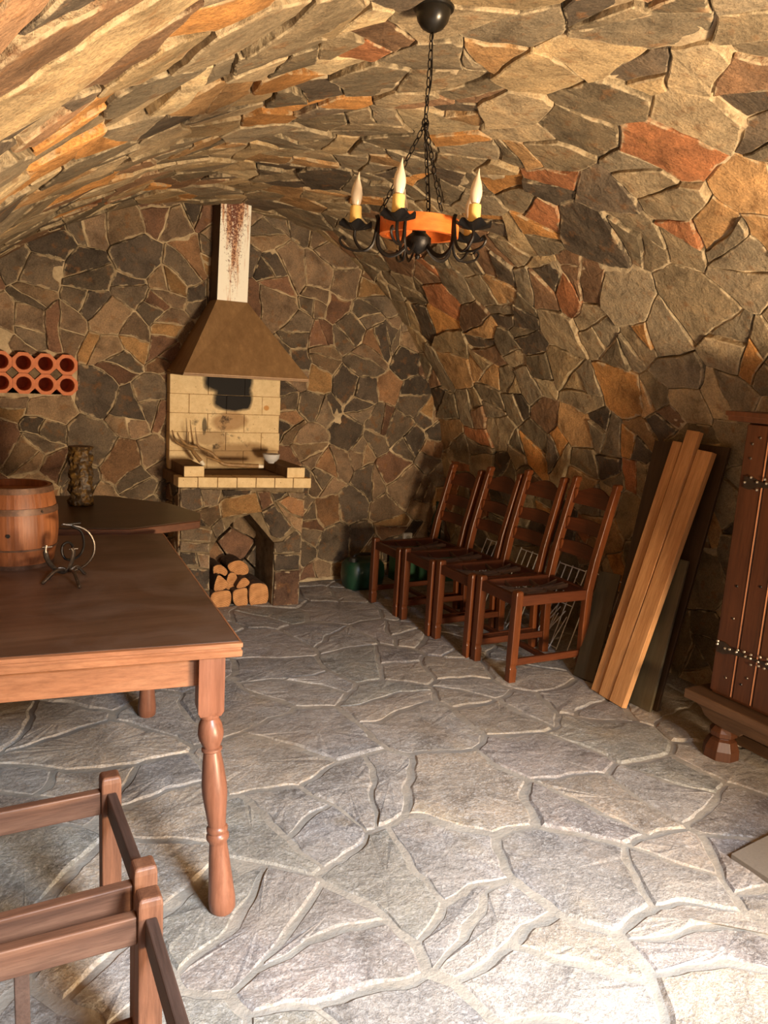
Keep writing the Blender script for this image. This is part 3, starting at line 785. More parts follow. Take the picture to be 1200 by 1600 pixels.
bx = Vector((1.735, 4.60, CT+0.064))
mbb = PX(424, 706, 4.58)
bc = Vector((mbb.x, 4.58, CT+0.065))
prof = [(0.020, 0.0), (0.022, 0.006), (0.038, 0.016), (0.051, 0.036), (0.055, 0.058), (0.052, 0.058), (0.047, 0.036), (0.032, 0.018), (0.001, 0.012)]
bowl.lathe(prof, bc, 32); tag(link('bowl', bowl, M_bowl, smooth=True), 'small white ceramic bowl on the right curb bricks of the fireplace', 'bowl')

# ------------------------------------------------------------------ firewood in the niche
M_end = None
def endgrain():
    m, nt, b = newmat('log_end'); tc = N(nt, 'ShaderNodeTexCoord')
    w = N(nt, 'ShaderNodeTexWave', wave_type='RINGS', rings_direction='Y', i_Scale=28.0, i_Distortion=3.0, i_Detail=3.0); nt.links.new(tc.outputs['Object'], w.inputs['Vector'])
    n = N(nt, 'ShaderNodeTexNoise', i_Scale=22.0, i_Detail=5.0); nt.links.new(tc.outputs['Object'], n.inputs['Vector'])
    r = ramp(nt, [(0.0, S(190, 130, 76)), (1.0, S(212, 156, 100))]); nt.links.new(w.outputs[0], r.inputs[0])
    r2 = ramp(nt, [(0.35, (0.6, 0.52, 0.45, 1)), (0.62, (1, 1, 1, 1))]); nt.links.new(n.outputs[0], r2.inputs[0])
    c = mixc(nt, r.outputs[0], r2.outputs[0], 0.8, 'MULTIPLY'); nt.links.new(c, b.inputs['Base Color']); b.inputs['Roughness'].default_value = 0.85
    bump(nt, b, n.outputs[0], 0.4, 0.004)
    return m
M_end = endgrain()
def wlog(outline_px, y, L, label, jit=0, tiltz=0.0, tx=0.0):
    pts = [PX(px, py, y) for px, py in outline_px]
    c = sum(pts, Vector())/len(pts)
    P = crom([(c.x+(p.x-c.x)*.95, 0, c.z+(p.z-c.z)*.95) for p in pts], 3, closed=True)
    t = thing('firewood_log', (c.x, y, min(p.z for p in pts)), label, 'log', 'firewood in the niche')
    mb = MB(); rings = []
    for k in range(5):
        f = k/4; rings.append([Vector((p.x+tx*f*L+0.004*noise.noise(Vector((p.x*40, f*3, p.z*40))), y+f*L, p.z+tiltz*f*L+0.004*noise.noise(Vector((p.z*40, f*3, p.x*40))))) for p in P])
    mb.loft(rings, True, True); o = link('bark', mb, M_bark, t)
    mb = MB(); r0 = [Vector((c.x+(p.x-c.x)*0.97, y-0.001+0.0, c.z+(p.z-c.z)*0.97)) for p in P]; r1 = [p+Vector((0, -0.004, 0)) for p in r0]
    mb.loft([r1, r0], True, True); link('cut_face', mb, M_end, t)
    return t
wlog([(390,914),(398,910),(413,911),(419,918),(420,936),(413,946),(400,948),(390,946),(388,930)], 4.47, 0.24, 'large squarish firewood log at the bottom right of the niche')
wlog([(364,923),(374,919),(386,918),(387,932),(387,945),(377,948),(367,946),(363,935)], 4.49, 0.24, 'medium firewood log in the middle of the bottom row')
wlog([(331,926),(345,922),(360,923),(362,938),(356,950),(342,954),(334,946),(328,936)], 4.50, 0.22, 'rough firewood log at the bottom left by the table edge')
wlog([(338,901),(343,898),(352,905),(357,912),(353,919),(343,924),(333,922)], 4.51, 0.22, 'small pale split log with a dark knot on the upper left of the pile')
wlog([(368,918),(376,905),(383,902),(390,908),(388,914),(378,919)], 4.50, 0.22, 'small pale wedge of split log on the upper right of the pile')
wlog([(356,897),(366,894),(371,903),(369,914),(360,921),(352,920)], 4.56, 0.2, 'bark covered split log between the two pale wedges')
wlog([(354,884),(362,877),(376,875),(388,884),(388,896),(377,899),(362,896)], 4.58, 0.16, 'orange brown log on top of the firewood pile')
wlog([(333,885),(345,882),(356,892),(352,900),(343,896),(334,899)], 4.57, 0.18, 'dark bark covered log at the upper left of the pile')

# ------------------------------------------------------------------ terracotta tubes
def terracotta_tube(x, z, label):
    mb = MB(); n = 8; R = 0.0585/cos(pi/8)
    A = pi/8
    def oct_(y, r): return [Vector((x+r*cos(A+2*pi*j/8), y, z+r*sin(A+2*pi*j/8))) for j in range(8)]
    m = 32
    def circ(y, r): return [Vector((x+r*cos(2*pi*j/m), y, z+r*sin(2*pi*j/m))) for j in range(m)]
    def octm(y):
        out = []
        for j in range(m):
            a = 2*pi*j/m; k = round(a/(pi/4))*(pi/4); r = 0.0565/cos(a-k); out.append(Vector((x+r*cos(a), y, z+r*sin(a))))
        return out
    yf, yb = 4.800, 5.06
    mb.loft([circ(yb-0.01, 0.002), circ(yb-0.01, 0.038), circ(yf+0.004, 0.038), circ(yf, 0.0405), octm(yf), octm(yb)], True, True)
    tag(link('terracotta_tube', mb, M_terra), label, 'clay tube', 'octagonal clay tubes set in the back wall')
cols = [0.262, 0.376, 0.489, 0.602]; lab = ['cut off by the photo edge', 'second from the left', 'second from the right', 'rightmost']
for r, z in ((0, 1.427), (1, 1.312)):
    for i, x in enumerate(cols):
        terracotta_tube(x, z-0.0, 'octagonal orange clay wine tube in the %s row, %s' % (('upper', 'lower')[r], lab[i]))

# ------------------------------------------------------------------ main table
TZ = 0.78
tb = thing('dining_table', (0.2, 2.6, 0), 'long brown wooden table with turned legs and orange moulded edge', 'table')
FR = Vector((0.655, 1.854, 0)); BRr = Vector((0.771, 3.205, 0)); FLf = Vector((-0.36, 1.998, 0)); BLf = Vector((-0.24, 3.33, 0))
def slab(mb, q, z0, z1): return mb.add([Vector((p.x, p.y, z0)) for p in q]+[Vector((p.x, p.y, z1)) for p in q], [(0, 3, 2, 1), (4, 5, 6, 7), (0, 1, 5, 4), (1, 2, 6, 5), (2, 3, 7, 6), (3, 0, 4, 7)])
cen = (FR+BRr+FLf+BLf)/4
def shr(d): return [p+(cen-p).normalized()*d for p in (FLf, FR, BRr, BLf)]
link('tabletop', slab(MB(), shr(0.012), TZ-0.012, TZ), M_tabletop, tb, bevel=0.002)
# moulded edge: stepped profile lofted round
mb = MB(); rings = []
for d, z in ((0.010, TZ-0.013), (0.0, TZ-0.003), (0.0, TZ-0.014), (0.005, TZ-0.017), (0.005, TZ-0.021), (0.0, TZ-0.025), (0.002, TZ-0.040), (0.012, TZ-0.044), (0.05, TZ-0.044)):
    rings.append([Vector((p.x, p.y, z)) for p in shr(d)])
rings[0] = [Vector((p.x, p.y, TZ-0.0005)) for p in shr(0.011)]
link('edge_moulding', mb.loft(rings, True, False), M_pineedge, tb)
ix = (FLf-FR).normalized(); iy = (BRr-FR).normalized()
def inq(d, e): return FR+ix*d+iy*e
W_ = (FLf-FR).length; L_ = (BRr-FR).length
for nm, (a, b_) in {'front_apron': (inq(0.10, 0.055), inq(W_-0.10, 0.055)), 'back_apron': (inq(0.10, L_-0.075), inq(W_-0.10, L_-0.075))}.items():
    mb = slab(MB(), [b_, a, a+iy*0.022, b_+iy*0.022], TZ-0.135, TZ-0.042); link(nm, mb, M_pineedge, tb, bevel=0.002)
for nm, (a, b_) in {'side_apron': (inq(0.075, 0.10), inq(0.075, L_-0.10)), 'side_apron_': (inq(W_-0.055, 0.10), inq(W_-0.055, L_-0.10))}.items():
    mb = slab(MB(), [a, a-ix*0.022, b_-ix*0.022, b_], TZ-0.135, TZ-0.042); link('side_apron', mb, M_pineedge, tb, bevel=0.002)
def tleg(c, foot):
    mb = MB(); h = 0.034
    M = Matrix.Rotation(math.atan2(ix.y, ix.x), 4, 'Z')
    top = []
    for z, k in ((TZ-0.044, 1.0), (TZ-0.20, 1.0), (TZ-0.215, 0.8)):
        top.append([Vector((c.x, c.y, z))+M @ Vector((sx*h*k, sy*h*k, 0)) for sx, sy in ((-1, -1), (1, -1), (1, 1), (-1, 1))])
    mb.loft(top)
    ax0 = Vector((c.x, c.y, TZ-0.21)); ax1 = Vector((foot[0], foot[1], 0))
    d = ax0-ax1; L = d.length
    prof = [(0.028, 0.0), (0.036, 0.012), (0.037, 0.04), (0.034, 0.075), (0.027, 0.17), (0.024, 0.20), (0.025, 0.205), (0.031, 0.215), (0.031, 0.225), (0.026, 0.232), (0.029, 0.238), (0.029, 0.246), (0.024, 0.252), (0.026, 0.27), (0.034, 0.34), (0.034, 0.37), (0.028, 0.43), (0.023, 0.462), (0.028, 0.466), (0.028, 0.472), (0.023, 0.476), (0.033, 0.50), (0.035, 0.515), (0.031, 0.54), (0.024, 0.556), (0.028, 0.562), (0.028, 0.575)]
    s = L/0.575; Q = Vector((0, 0, 1)).rotation_difference(d.normalized()).to_matrix()
    mb.lathe([(r, z*s) for r, z in prof], ax1, 24, Q)
    o = link('leg', mb, M_legwood, tb, smooth=True); return o
l1 = inq(0.072, 0.055); tleg(l1, (0.618, 1.853))
l2 = inq(0.072, L_-0.072); tleg(l2, (l2.x, l2.y)); l3 = inq(W_-0.072, 0.072); tleg(l3, (l3.x, l3.y)); l4 = inq(W_-0.072, L_-0.072); tleg(l4, (l4.x, l4.y))

# ------------------------------------------------------------------ octagonal table behind
OZ = 0.80
ot = thing('side_table', (0.52, 3.66, 0), 'dark octagonal table behind the long brown table', 'table')
oc = [(0.28, 3.325), (0.643, 3.235), (0.965, 3.35), (1.01, 3.50), (0.93, 3.78), (0.68, 4.04), (0.35, 4.08), (0.12, 3.85), (0.10, 3.50)]
link('tabletop', MB().prism(oc, lambda a, b, d: Vector((a, b, d)), OZ-0.006, OZ), M_octa, ot, bevel=0.002)
ocs = [(0.54+(a-0.54)*1.004, 3.66+(b-3.66)*1.004) for a, b in oc]
link('edge_band', MB().prism(ocs, lambda a, b, d: Vector((a, b, d)), OZ-0.04, OZ-0.0065), M_octaedge, ot, bevel=0.003)
link('pedestal', MB().lathe([(0.09, 0.04), (0.07, 0.08), (0.05, 0.2), (0.07, 0.4), (0.05, 0.6), (0.09, OZ-0.04)], (0.5, 3.7, 0), 20), M_octa, ot, smooth=True)
for a in (0.4, 1.97, 3.54, 5.1):
    d = Vector((cos(a), sin(a), 0)); link('foot', MB().tube([Vector((0.5, 3.7, .08))+d*.05, Vector((0.5, 3.7, .05))+d*.18, Vector((0.5, 3.7, .025))+d*.30], [0.04, 0.035, 0.025], 8), M_octa, ot)

# carved post standing on the octagonal table
mb = MB(); rings = []; n = 40
pc = Vector((0.53, 3.80, OZ)); H_ = 0.275
for i in range(61):
    z = H_*i/60; ring = []
    for j in range(n):
        a = 2*pi*j/n
        r = 0.052+0.009*noise.noise(Vector((cos(a)*3.2, sin(a)*3.2, z*38)))+0.005*noise.noise(Vector((cos(a)*8, sin(a)*8, z*80+5)))
        r += 0.004*sin(z*95)
        if i in (0, 60): r *= 0.93
        ring.append(pc+Vector((r*cos(a), r*sin(a), z)))
    rings.append(ring)
tag(link('carved_post', mb.loft(rings), M_carved, smooth=True), 'dark carved wooden post ornament standing on the octagonal table', 'ornament')

# ------------------------------------------------------------------ barrel
bc = Vector((0.188, 2.86, TZ)); BH = 0.272
br = thing('barrel', bc, 'small oak barrel with wooden hoops on the long table', 'barrel')
def brad(t): return 0.116+0.020*sin(pi*t)
mb = MB(); n = 72
rings = []
for i in range(25):
    t = i/24; z = BH*t; ring = []
    for j in range(n):
        a = 2*pi*j/n; g = 0.0012 if j % 4 == 0 else 0
        r = brad(t)-g; ring.append(bc+Vector((r*cos(a), r*sin(a), z)))
    rings.append(ring)
# inner rim and head
for r, z in ((brad(1)-0.012, BH), (brad(1)-0.013, BH-0.022), (0.001, BH-0.022)):
    rings.append([bc+Vector((r*cos(2*pi*j/n), r*sin(2*pi*j/n), z)) for j in range(n)])
link('staves', mb.loft(rings, True, True), M_barrel, br)
def hoop(t0, t1, mat, th=0.003):
    mb = MB(); m = 48; P = []
    for t, e in ((t0, -0.002), (t0, th), (t1, th), (t1, -0.002)):
        P.append([bc+Vector(((brad(t)+e)*cos(2*pi*j/m), (brad(t)+e)*sin(2*pi*j/m), BH*t)) for j in range(m)])
    return link('hoop', mb.loft(P, True, False), mat, br, smooth=True)
hoop(0.93, 1.0, M_hoop); hoop(0.68, 0.755, M_hoop); hoop(0.235, 0.255, M_hoop); hoop(0.0, 0.05, M_hoop)
dv = Vector((-0.03, -1, 0)).normalized(); hz = 0.44
p0 = bc+dv*(brad(hz)-0.02)+Vector((-0.028, 0, BH*hz))
link('bung_hole', MB().tube([p0, p0+dv*0.0195], 0.0065, 16), plain('hole', S(14, 8, 6), 0.9), br)
p1 = bc+Vector((cos(-1.0), sin(-1.0), 0))*(brad(.72)+0.003)+Vector((0, 0, BH*.715))
link('rivet', MB().tube([p1, p1+Vector((cos(-1.0), sin(-1.0), 0))*0.003], 0.004, 10), M_ironworn, br)

# ------------------------------------------------------------------ wrought iron bottle holder
hb = thing('bottle_holder', (0.315, 2.62, TZ), 'scrolled wrought iron bottle holder in front of the barrel', 'bottle holder')
HY = 2.60
def hp(px, py, y=HY): return PX(px, py, y)
link('front_cradle', MB().tube(crom([hp(72, 852, 2.56), hp(71, 862, 2.56), hp(75, 876, 2.57), hp(86, 889, 2.59), hp(98, 894, 2.60), hp(107, 889, 2.60), hp(113, 875, 2.60), hp(115, 862, 2.60), hp(112, 856, 2.60)], 6), [0.0045]*6+[0.0078]*43, 8, flat=0.6), M_ironworn, hb, smooth=True)
link('cradle_tip', MB().tube([hp(66, 855, 2.56), hp(82, 854, 2.56)], 0.0022, 6), M_ironworn, hb)
link('cradle_tip', MB().tube([hp(108, 858, 2.60), hp(122, 857, 2.60)], 0.0022, 6), M_ironworn, hb)
link('scroll', MB().tube(crom([hp(112, 893, 2.62), hp(132, 884, 2.64), hp(145, 868, 2.66), hp(147, 850, 2.67), hp(140, 834, 2.67), hp(128, 825, 2.67), hp(112, 821, 2.67), hp(98, 819, 2.67)], 6), 0.0044, 8), M_ironworn, hb, smooth=True)
link('scroll', MB().tube(crom([hp(112, 822, 2.66), hp(126, 830, 2.66), hp(131, 846, 2.66), hp(128, 862, 2.65), hp(118, 872, 2.65), hp(104, 874, 2.64), hp(97, 864, 2.64), hp(98, 852, 2.64), hp(106, 847, 2.64), hp(113, 852, 2.64), hp(113, 858, 2.64)], 6), 0.0042, 8), M_iron, hb, smooth=True)
link('top_bar', MB().tube([hp(96, 820, 2.67), hp(126, 817, 2.67)], 0.0028, 6), M_iron, hb)
hub = hp(108, 892, 2.61)
def foot(px, py):
    d = im2w(Vector((px-600, py-800, F_PX))); t = (TZ+0.004-CAM_H)/d.z; f = Vector((0, 0, CAM_H))+d*t
    mid = (hub+f)/2+Vector((0, 0, 0.020))
    link('leg', MB().tube(crom([hub, mid, f], 6), 0.0055, 8), M_ironworn, hb, smooth=True)
    link('foot', MB().lathe([(0.002, -0.004), (0.007, 0.0), (0.002, 0.007)], f, 10), M_ironworn, hb, smooth=True)
for q in ((67, 911), (124, 917), (132, 896), (76, 903)): foot(*q)

# ------------------------------------------------------------------ chairs along the right wall
M_cheek = wood('post_cheek_wood', S(78, 40, 18), S(104, 54, 24), S(126, 70, 34), 'Z', 0.8, 18, spec=0.1)
def make_row_chair():
    t = thing('dining_chair', (0, 0, 0), None, 'chair', 'chairs in a row along the right wall')
    w = 0.155; hs = 0.0215
    for s in (-1, 1):
        rings = []
        for z, k, dx in ((0, .86, .002), (.006, .96, .001), (.075, 1.0, .0), (.082, .90, -.002), (.092, .88, -.002), (.104, 1.0, 0), (.458, 1.0, 0), (.472, .93, 0), (.478, .72, 0)):
            rings.append([Vector((dx+a*hs*k, s*w+b*hs*k, z)) for a, b in ((-1, -1), (1, -1), (1, 1), (-1, 1))])
        link('front_leg', MB().loft(rings), M_chair, t, world=False, bevel=0.004)
        rings = []
        for z, x, k in ((0, .46, .9), (.01, .458, 1), (.25, .448, 1), (.44, .45, 1), (.60, .478, 1), (.90, .552, .95), (.955, .567, .95), (.965, .568, .86), (.975, .572, 1.0), (.992, .576, .98), (1.0, .578, .7)):
            rings.append([Vector((x+a*0.0215*k, s*w+b*0.018*k, z)) for a, b in ((-1, -1), (1, -1), (1, 1), (-1, 1))])
        link('back_post', MB().loft(rings), M_chair, t, world=False, bevel=0.004)
        for z in (.905, .75, .625):   # shaped cheeks on the post beside each slat
            x = .45+(z-.44)*0.237
            yy = s*(w-0.024)
            link('post_cheek', MB().lathe([(0.001, -.034), (0.011, -.026), (0.013, 0), (0.011, .026), (0.001, .034)], (x+0.0, yy, z), 8), M_cheek, t, world=False)
        link('side_rail', MB().box((hs, s*w-0.013, .398), (.43, s*w+0.013, .452)), M_chair_h, t, world=False, bevel=0.003)
        link('side_stretcher', MB().box((hs, s*w-0.009, .088), (.44, s*w+0.009, .124)), M_chair_h, t, world=False, bevel=0.003)
    link('front_rail', MB().box((-.013, -w+hs, .398), (.013, w-hs, .452)), M_slat, t, world=False, bevel=0.003)
    link('back_rail', MB().box((.437, -w+.018, .398), (.461, w-.018, .452)), M_slat, t, world=False, bevel=0.003)
    link('cross_stretcher', MB().box((.20, -w+.009, .094), (.228, w-.009, .118)), M_slat, t, world=False, bevel=0.003)
    def slat(z0, z1, arch, th=.012):
        mb = MB(); n = 14; rings = []
        for i in range(n+1):
            f = i/n; y = -w+.012+(2*w-.024)*f; top = z1+arch*sin(pi*max(0, min(1, (f-.12)/.76)))
            bow = 0.012*sin(pi*f)
            x0 = .45+(z0-.44)*.237+bow; x1 = .45+(top-.44)*.237+bow
            rings.append([Vector((x0-th/2, y, z0)), Vector((x0+th/2, y, z0)), Vector((x1+th/2, y, top)), Vector((x1-th/2, y, top))])
        link('back_slat', mb.loft(rings), M_slat, t, world=False, bevel=0.002)
    slat(.855, .925, .032); slat(.712, .778, .008); slat(.588, .655, .006)
    rg = random.Random(3)
    for i in range(4):
        mb = MB(); a = Vector((.02, rg.uniform(-.12, .12), .436)); b_ = Vector((.44, rg.uniform(-.12, .12), .436))
        P = [a.lerp(b_, k/8)-Vector((0, 0, .022*sin(pi*k/8)+.004*rg.random())) for k in range(9)]
        link('seat_strap', mb.tube(P, .011, 6, flat=.22), M_strap, t, world=False)
    for i in range(2):
        mb = MB(); a = Vector((.12+.17*i, -.145, .43)); b_ = Vector((.14+.17*i+rg.uniform(-.03, .03), .145, .43))
        P = [a.lerp(b_, k/8)-Vector((0, 0, .018*sin(pi*k/8))) for k in range(9)]
        link('seat_strap', mb.tube(P, .012, 6, flat=.22), M_strap, t, world=False)
    return t
chair = make_row_chair()
CL_ = ['ladder-back wooden chair with a bare seat frame, nearest to the leaning planks', 'ladder-back wooden chair, second from the leaning planks in the row',
       'ladder-back wooden chair, second from the back wall in the row', 'ladder-back wooden chair nearest to the back wall beside the wall socket']
for i in range(4):
    c = chair if i == 0 else copy_tree(chair)
    c.location = (2.425-0.008*i, 3.022+0.372*i, 0.0); c['label'] = CL_[i]; c.scale = (1, 1, (1.0, .98, .95, .915)[i]); c.rotation_euler = (0, 0, radians((-2, 0, -1, 1)[i]))

# ------------------------------------------------------------------ seat frames at the front left
def stool_chair(name, x1, y0, y1, label, spindle, rz=0):
    # front legs at x1, seat runs left out of the frame; backrest posts stand at the far left
    t = thing('wooden_chair', (x1-0.22, (y0+y1)/2, 0), label, 'chair', 'open seat chairs by the long table')
    h = 0.0235; x0 = x1-0.45
    for y in (y0, y1):
        rings = [[Vector((x1+a*h*k, y+b*h*k, z)) for a, b in ((-1, -1), (1, -1), (1, 1), (-1, 1))] for z, k in ((0, .85), (.01, .96), (.1, 1), (.468, 1), (.478, .94), (.484, .8))]
        link('front_leg', MB().loft(rings), M_oakA, t, bevel=0.004)
        rings = [[Vector((x0+dx+a*h, y+b*0.019, z)) for a, b in ((-1, -1), (1, -1), (1, 1), (-1, 1))] for z, dx in ((0, 0), (.45, 0), (.62, -.025), (.98, -.11), (1.0, -.115))]
        link('back_post', MB().loft(rings), M_oakA, t, bevel=0.004)
        link('side_rail', MB().box((x0+h, y-.0125, .385), (x1-h, y+.0125, .445)), M_oakX, t, bevel=0.003)
        link('side_stretcher', MB().box((x0+h, y-.009, .088), (x1-h, y+.009, .12)), M_oakX, t, bevel=0.003)
    link('front_rail', MB().box((x1-.011, y0+h, .385), (x1+.011, y1-h, .445)), M_oakY, t, bevel=0.003)
    link('back_rail', MB().box((x0-.011, y0+.019, .385), (x0+.011, y1-.019, .445)), M_oakY, t, bevel=0.003)
    for z0, z1 in ((.60, .66), (.73, .79), (.87, .95)):
        dx = -.025-(z0-.62)*.236
        link('back_slat', MB().box((x0+dx-.008, y0+.019, z0), (x0+dx+.004, y1-.019, z1)), M_oakY, t, bevel=0.002)
    if spindle: link('side_spindle', MB().box((x1-.245, y0-.010, .115), (x1-.218, y0+.010, .39)), M_oakY, t, bevel=0.002)
    t.rotation_euler = (0, 0, rz)
    return t
stool_chair('a', 0.318, 1.462, 1.842, 'wooden chair with an open seat frame, between the table leg and the nearer chair', True)
stool_chair('b', 0.300, 0.985, 1.372, 'wooden chair with an open seat frame in the bottom left corner, nearest to the viewer', False, radians(-2.0))

# ------------------------------------------------------------------ leaning boards
def board(name, p0, p1, width, thick, mat, label, cat, group=None, hint=(0, 1, 0), bev=0.002, cut=0.0):
    p0 = Vector(p0); p1 = Vector(p1); zc = (p1-p0).normalized(); hv = Vector(hint); yc = (hv-hv.dot(zc)*zc).normalized(); xc = yc.cross(zc)
    L = (p1-p0).length
    mb = MB(); w = width/2
    mb.add([(-thick/2, -w, 0), (thick/2, -w, 0), (thick/2, w, 0), (-thick/2, w, 0), (-thick/2, -w, L), (thick/2, -w, L), (thick/2, w, L-cut), (-thick/2, w, L-cut)],
           [(0, 3, 2, 1), (4, 5, 6, 7), (0, 1, 5, 4), (1, 2, 6, 5), (2, 3, 7, 6), (3, 0, 4, 7)])
    o = link(name, mb, mat, world=False, bevel=bev)
    o.matrix_world = Matrix(((xc.x, yc.x, zc.x, p0.x), (xc.y, yc.y, zc.y, p0.y), (xc.z, yc.z, zc.z, p0.z), (0, 0, 0, 1)))
    return tag(o, label, cat, group)
G_ = 'boards leaning on the right wall'
board('pine_plank', (2.755, 2.605, 0.005), (3.07, 2.565, 1.25), 0.056, 0.022, M_pine, 'narrow pine batten, leftmost of the light planks leaning on the wall', 'plank', G_)
board('pine_plank', (2.748, 2.533, 0.005), (3.06, 2.470, 1.31), 0.074, 0.030, M_pine, 'tallest light pine plank, middle of the leaning bunch', 'plank', G_)
board('pine_plank', (2.742, 2.450, 0.005), (3.05, 2.383, 1.225), 0.084, 0.034, M_pine, 'light pine plank with knots, rightmost of the light planks', 'plank', G_)
board('dark_board', (2.83, 2.615, 0.005), (3.105, 2.68, 1.24), 0.11, 0.016, M_darkboard, 'dark brown board behind the light planks, upper left', 'board', G_)
board('dark_board', (2.86, 2.40, 0.005), (3.12, 2.40, 1.25), 0.17, 0.016, M_darkboard, 'tall dark brown board to the right of the light planks', 'board', G_)
board('dark_board', (2.82, 2.385, 0.005), (2.965, 2.40, 0.72), 0.13, 0.014, M_greyboard, 'short dark board low down in front of the tall dark board', 'board', G_)
board('grey_board', (2.81, 2.755, 0.005), (2.98, 2.815, 0.54), 0.14, 0.010, M_greyboard, 'short grey green board between the nearest chair and the planks', 'board', G_)
# low slab at the right edge
mb = MB()
q = [(2.172, 0.86, 0.004), (2.60, 0.86, 0.045), (2.60, 1.406, 0.045), (2.181, 1.406, 0.004)]
mb.add([Vector(p) for p in q]+[Vector(p)+Vector((0, 0, 0.018)) for p in q], [(0, 3, 2, 1), (4, 5, 6, 7), (0, 1, 5, 4), (1, 2, 6, 5), (2, 3, 7, 6), (3, 0, 4, 7)])
tag(link('floor_panel', mb, plain('grey_panel', S(112, 102, 90), 0.7, 0, 120, 0.1, 0.3), bevel=0.002), 'grey flat panel lying on the floor at the right edge in front of the cabinet', 'panel')

# ------------------------------------------------------------------ white wire racks
def wire_rack(y0, y1, x0, x1, h, label, extra=0, rng_=None):
    mb = MB(); n = max(3, int((y1-y0)/0.052)); r = 0.0031
    def P(y, t): return Vector((x0+(x1-x0)*t, y, 0.006+h*t))
    fr = MB()
    fr.tube([P(y0, 1), P(y1, 1)], 0.0034, 6); fr.tube([P(y0, 0.02), P(y1, 0.02)], 0.0034, 6); fr.tube([P(y0, .55), P(y1, .55)], 0.0034, 6)
    for i in range(n+1):
        y = y0+(y1-y0)*i/n; (fr if i in (0, n) else mb).tube([P(y, 0), P(y, 1.0+(0.02 if i % 2 == 0 else 0))], r, 6)
    for k in range(extra):
        a = P(rng_.uniform(y0, y1), 0); b_ = P(min(y1, max(y0, a.y+rng_.uniform(-.12, .12))), rng_.uniform(.4, .62))
        mb.tube([a+Vector((-.03, 0, 0)), b_+Vector((-.015, 0, 0))], r, 6)
    t = thing('wire_rack', ((x0+x1)/2, (y0+y1)/2, 0), label, 'rack', 'white wire racks behind the chairs')
    link('frame', fr, M_wire, t); link('rods', mb, M_wire, t)
rr = random.Random(9)
wire_rack(2.86, 3.06, 2.965, 3.13, .455, 'white wire rack between the nearest chair and the grey board')
wire_rack(3.14, 3.36, 2.965, 3.13, .445, 'white wire rack showing through the back of the nearest chair', 8, rr)
wire_rack(3.50, 3.72, 2.965, 3.13, .445, 'white wire rack showing through the back of the second chair from the planks', 5, rr)
wire_rack(3.86, 4.08, 2.965, 3.13, .43, 'white wire rack showing through the back of the second chair from the back wall', 4, rr)

# ------------------------------------------------------------------ back corner: socket and green things
so = thing('wall_socket', (2.966, 4.83, 0.25), 'white square wall socket low on the back wall beside the chairs', 'socket')
link('cover_plate', MB().box((2.930, 4.822, .250), (3.004, 4.850, .324)), M_white, so, bevel=0.004)
link('socket_well', MB().tube([(2.967, 4.8225, .287), (2.967, 4.819, .287)], 0.019, 20), plain('socket_inner', S(190, 184, 168), 0.5), so)
link('contact', MB().tube([(2.961, 4.8195, .287), (2.961, 4.817, .287)], 0.0028, 8), M_dark, so); link('contact', MB().tube([(2.973, 4.8195, .287), (2.973, 4.817, .287)], 0.0028, 8), M_dark, so)
gt = thing('green_canister', (2.47, 4.66, 0), 'dark green rounded plastic canister on the floor in the back corner', 'canister')
def rr_ring(cx_, cy_, a, b, z, n=28, p=3.0):
    out = []
    for j in range(n):
        t = 2*pi*j/n; c_, s_ = cos(t), sin(t); out.append(Vector((cx_+a*math.copysign(abs(c_)**(2/p), c_), cy_+b*math.copysign(abs(s_)**(2/p), s_), z)))
    return out
link('body', MB().loft([rr_ring(2.50, 4.64, a, b, z) for z, a, b in ((0.0, .12, .09), (.01, .135, .10), (.09, .15, .115), (.17, .145, .11), (.20, .12, .09), (.205, .09, .07))]), M_green, gt, smooth=True)
link('handle', MB().tube(crom([(2.42, 4.64, .20), (2.44, 4.64, .235), (2.55, 4.64, .235), (2.58, 4.64, .20)], 6), .011, 8), M_dark, gt, smooth=True)
link('cap', MB().lathe([(.028, .20), (.028, .225), (.02, .23)], (2.40, 4.60, 0), 16), M_dark, gt)
gb = thing('green_chest', (2.98, 4.64, 0), 'low green box under the wall socket behind the farthest chair', 'box')
link('body', MB().box((2.80, 4.56, .0), (3.22, 4.80, .25)), M_green2, gb, bevel=0.006); link('lid', MB().box((2.79, 4.55, .25), (3.23, 4.81, .278)), M_green2, gb, bevel=0.006)
link('latch', MB().box((2.99, 4.543, .22), (3.02, 4.551, .265)), M_ironworn, gb, bevel=0.001)
tag(link('glass_bottle', MB().lathe([(.034, 0), (.037, .006), (.037, .17), (.030, .20), (.014, .235), (.013, .29), (.015, .292), (.015, .302), (.012, .304)], (3.13, 4.70, .278), 24), M_bottle, smooth=True), 'dark green bottle standing on the green box in the corner', 'bottle')

# ------------------------------------------------------------------ cabinet
cb = thing('cabinet', (2.95, 1.45, 0), 'dark red-brown plank cabinet with studded iron strap hinges at the right edge', 'cabinet')
CX = 2.765; CY0, CY1 = 0.92, 1.982
link('body', MB().box((CX, CY0, .26), (3.12, CY1, 1.39)), M_cab, cb, bevel=0.004)
link('cornice', MB().loft([[Vector((x, y, z)) for x, y in ((CX-d, CY0-d), (3.12, CY0-d), (3.12, CY1+d), (CX-d, CY1+d))] for z, d in ((1.388, .03), (1.392, .055), (1.408, .058), (1.412, .065), (1.428, .066), (1.430, .04))]), M_cab, cb)
dr = None
edges = [1.980, 1.872, 1.782, 1.69, 1.60, 1.50, 1.40, 1.30, 1.20, 1.10, 1.0, .925]
mb = MB()
for a, b_ in zip(edges[:-1], edges[1:]): mb.box((CX-.018, b_+.002, .275), (CX-.001, a-.002, 1.382))
door = link('door', mb, M_cab, cb, bevel=0.0035)
mb = MB()
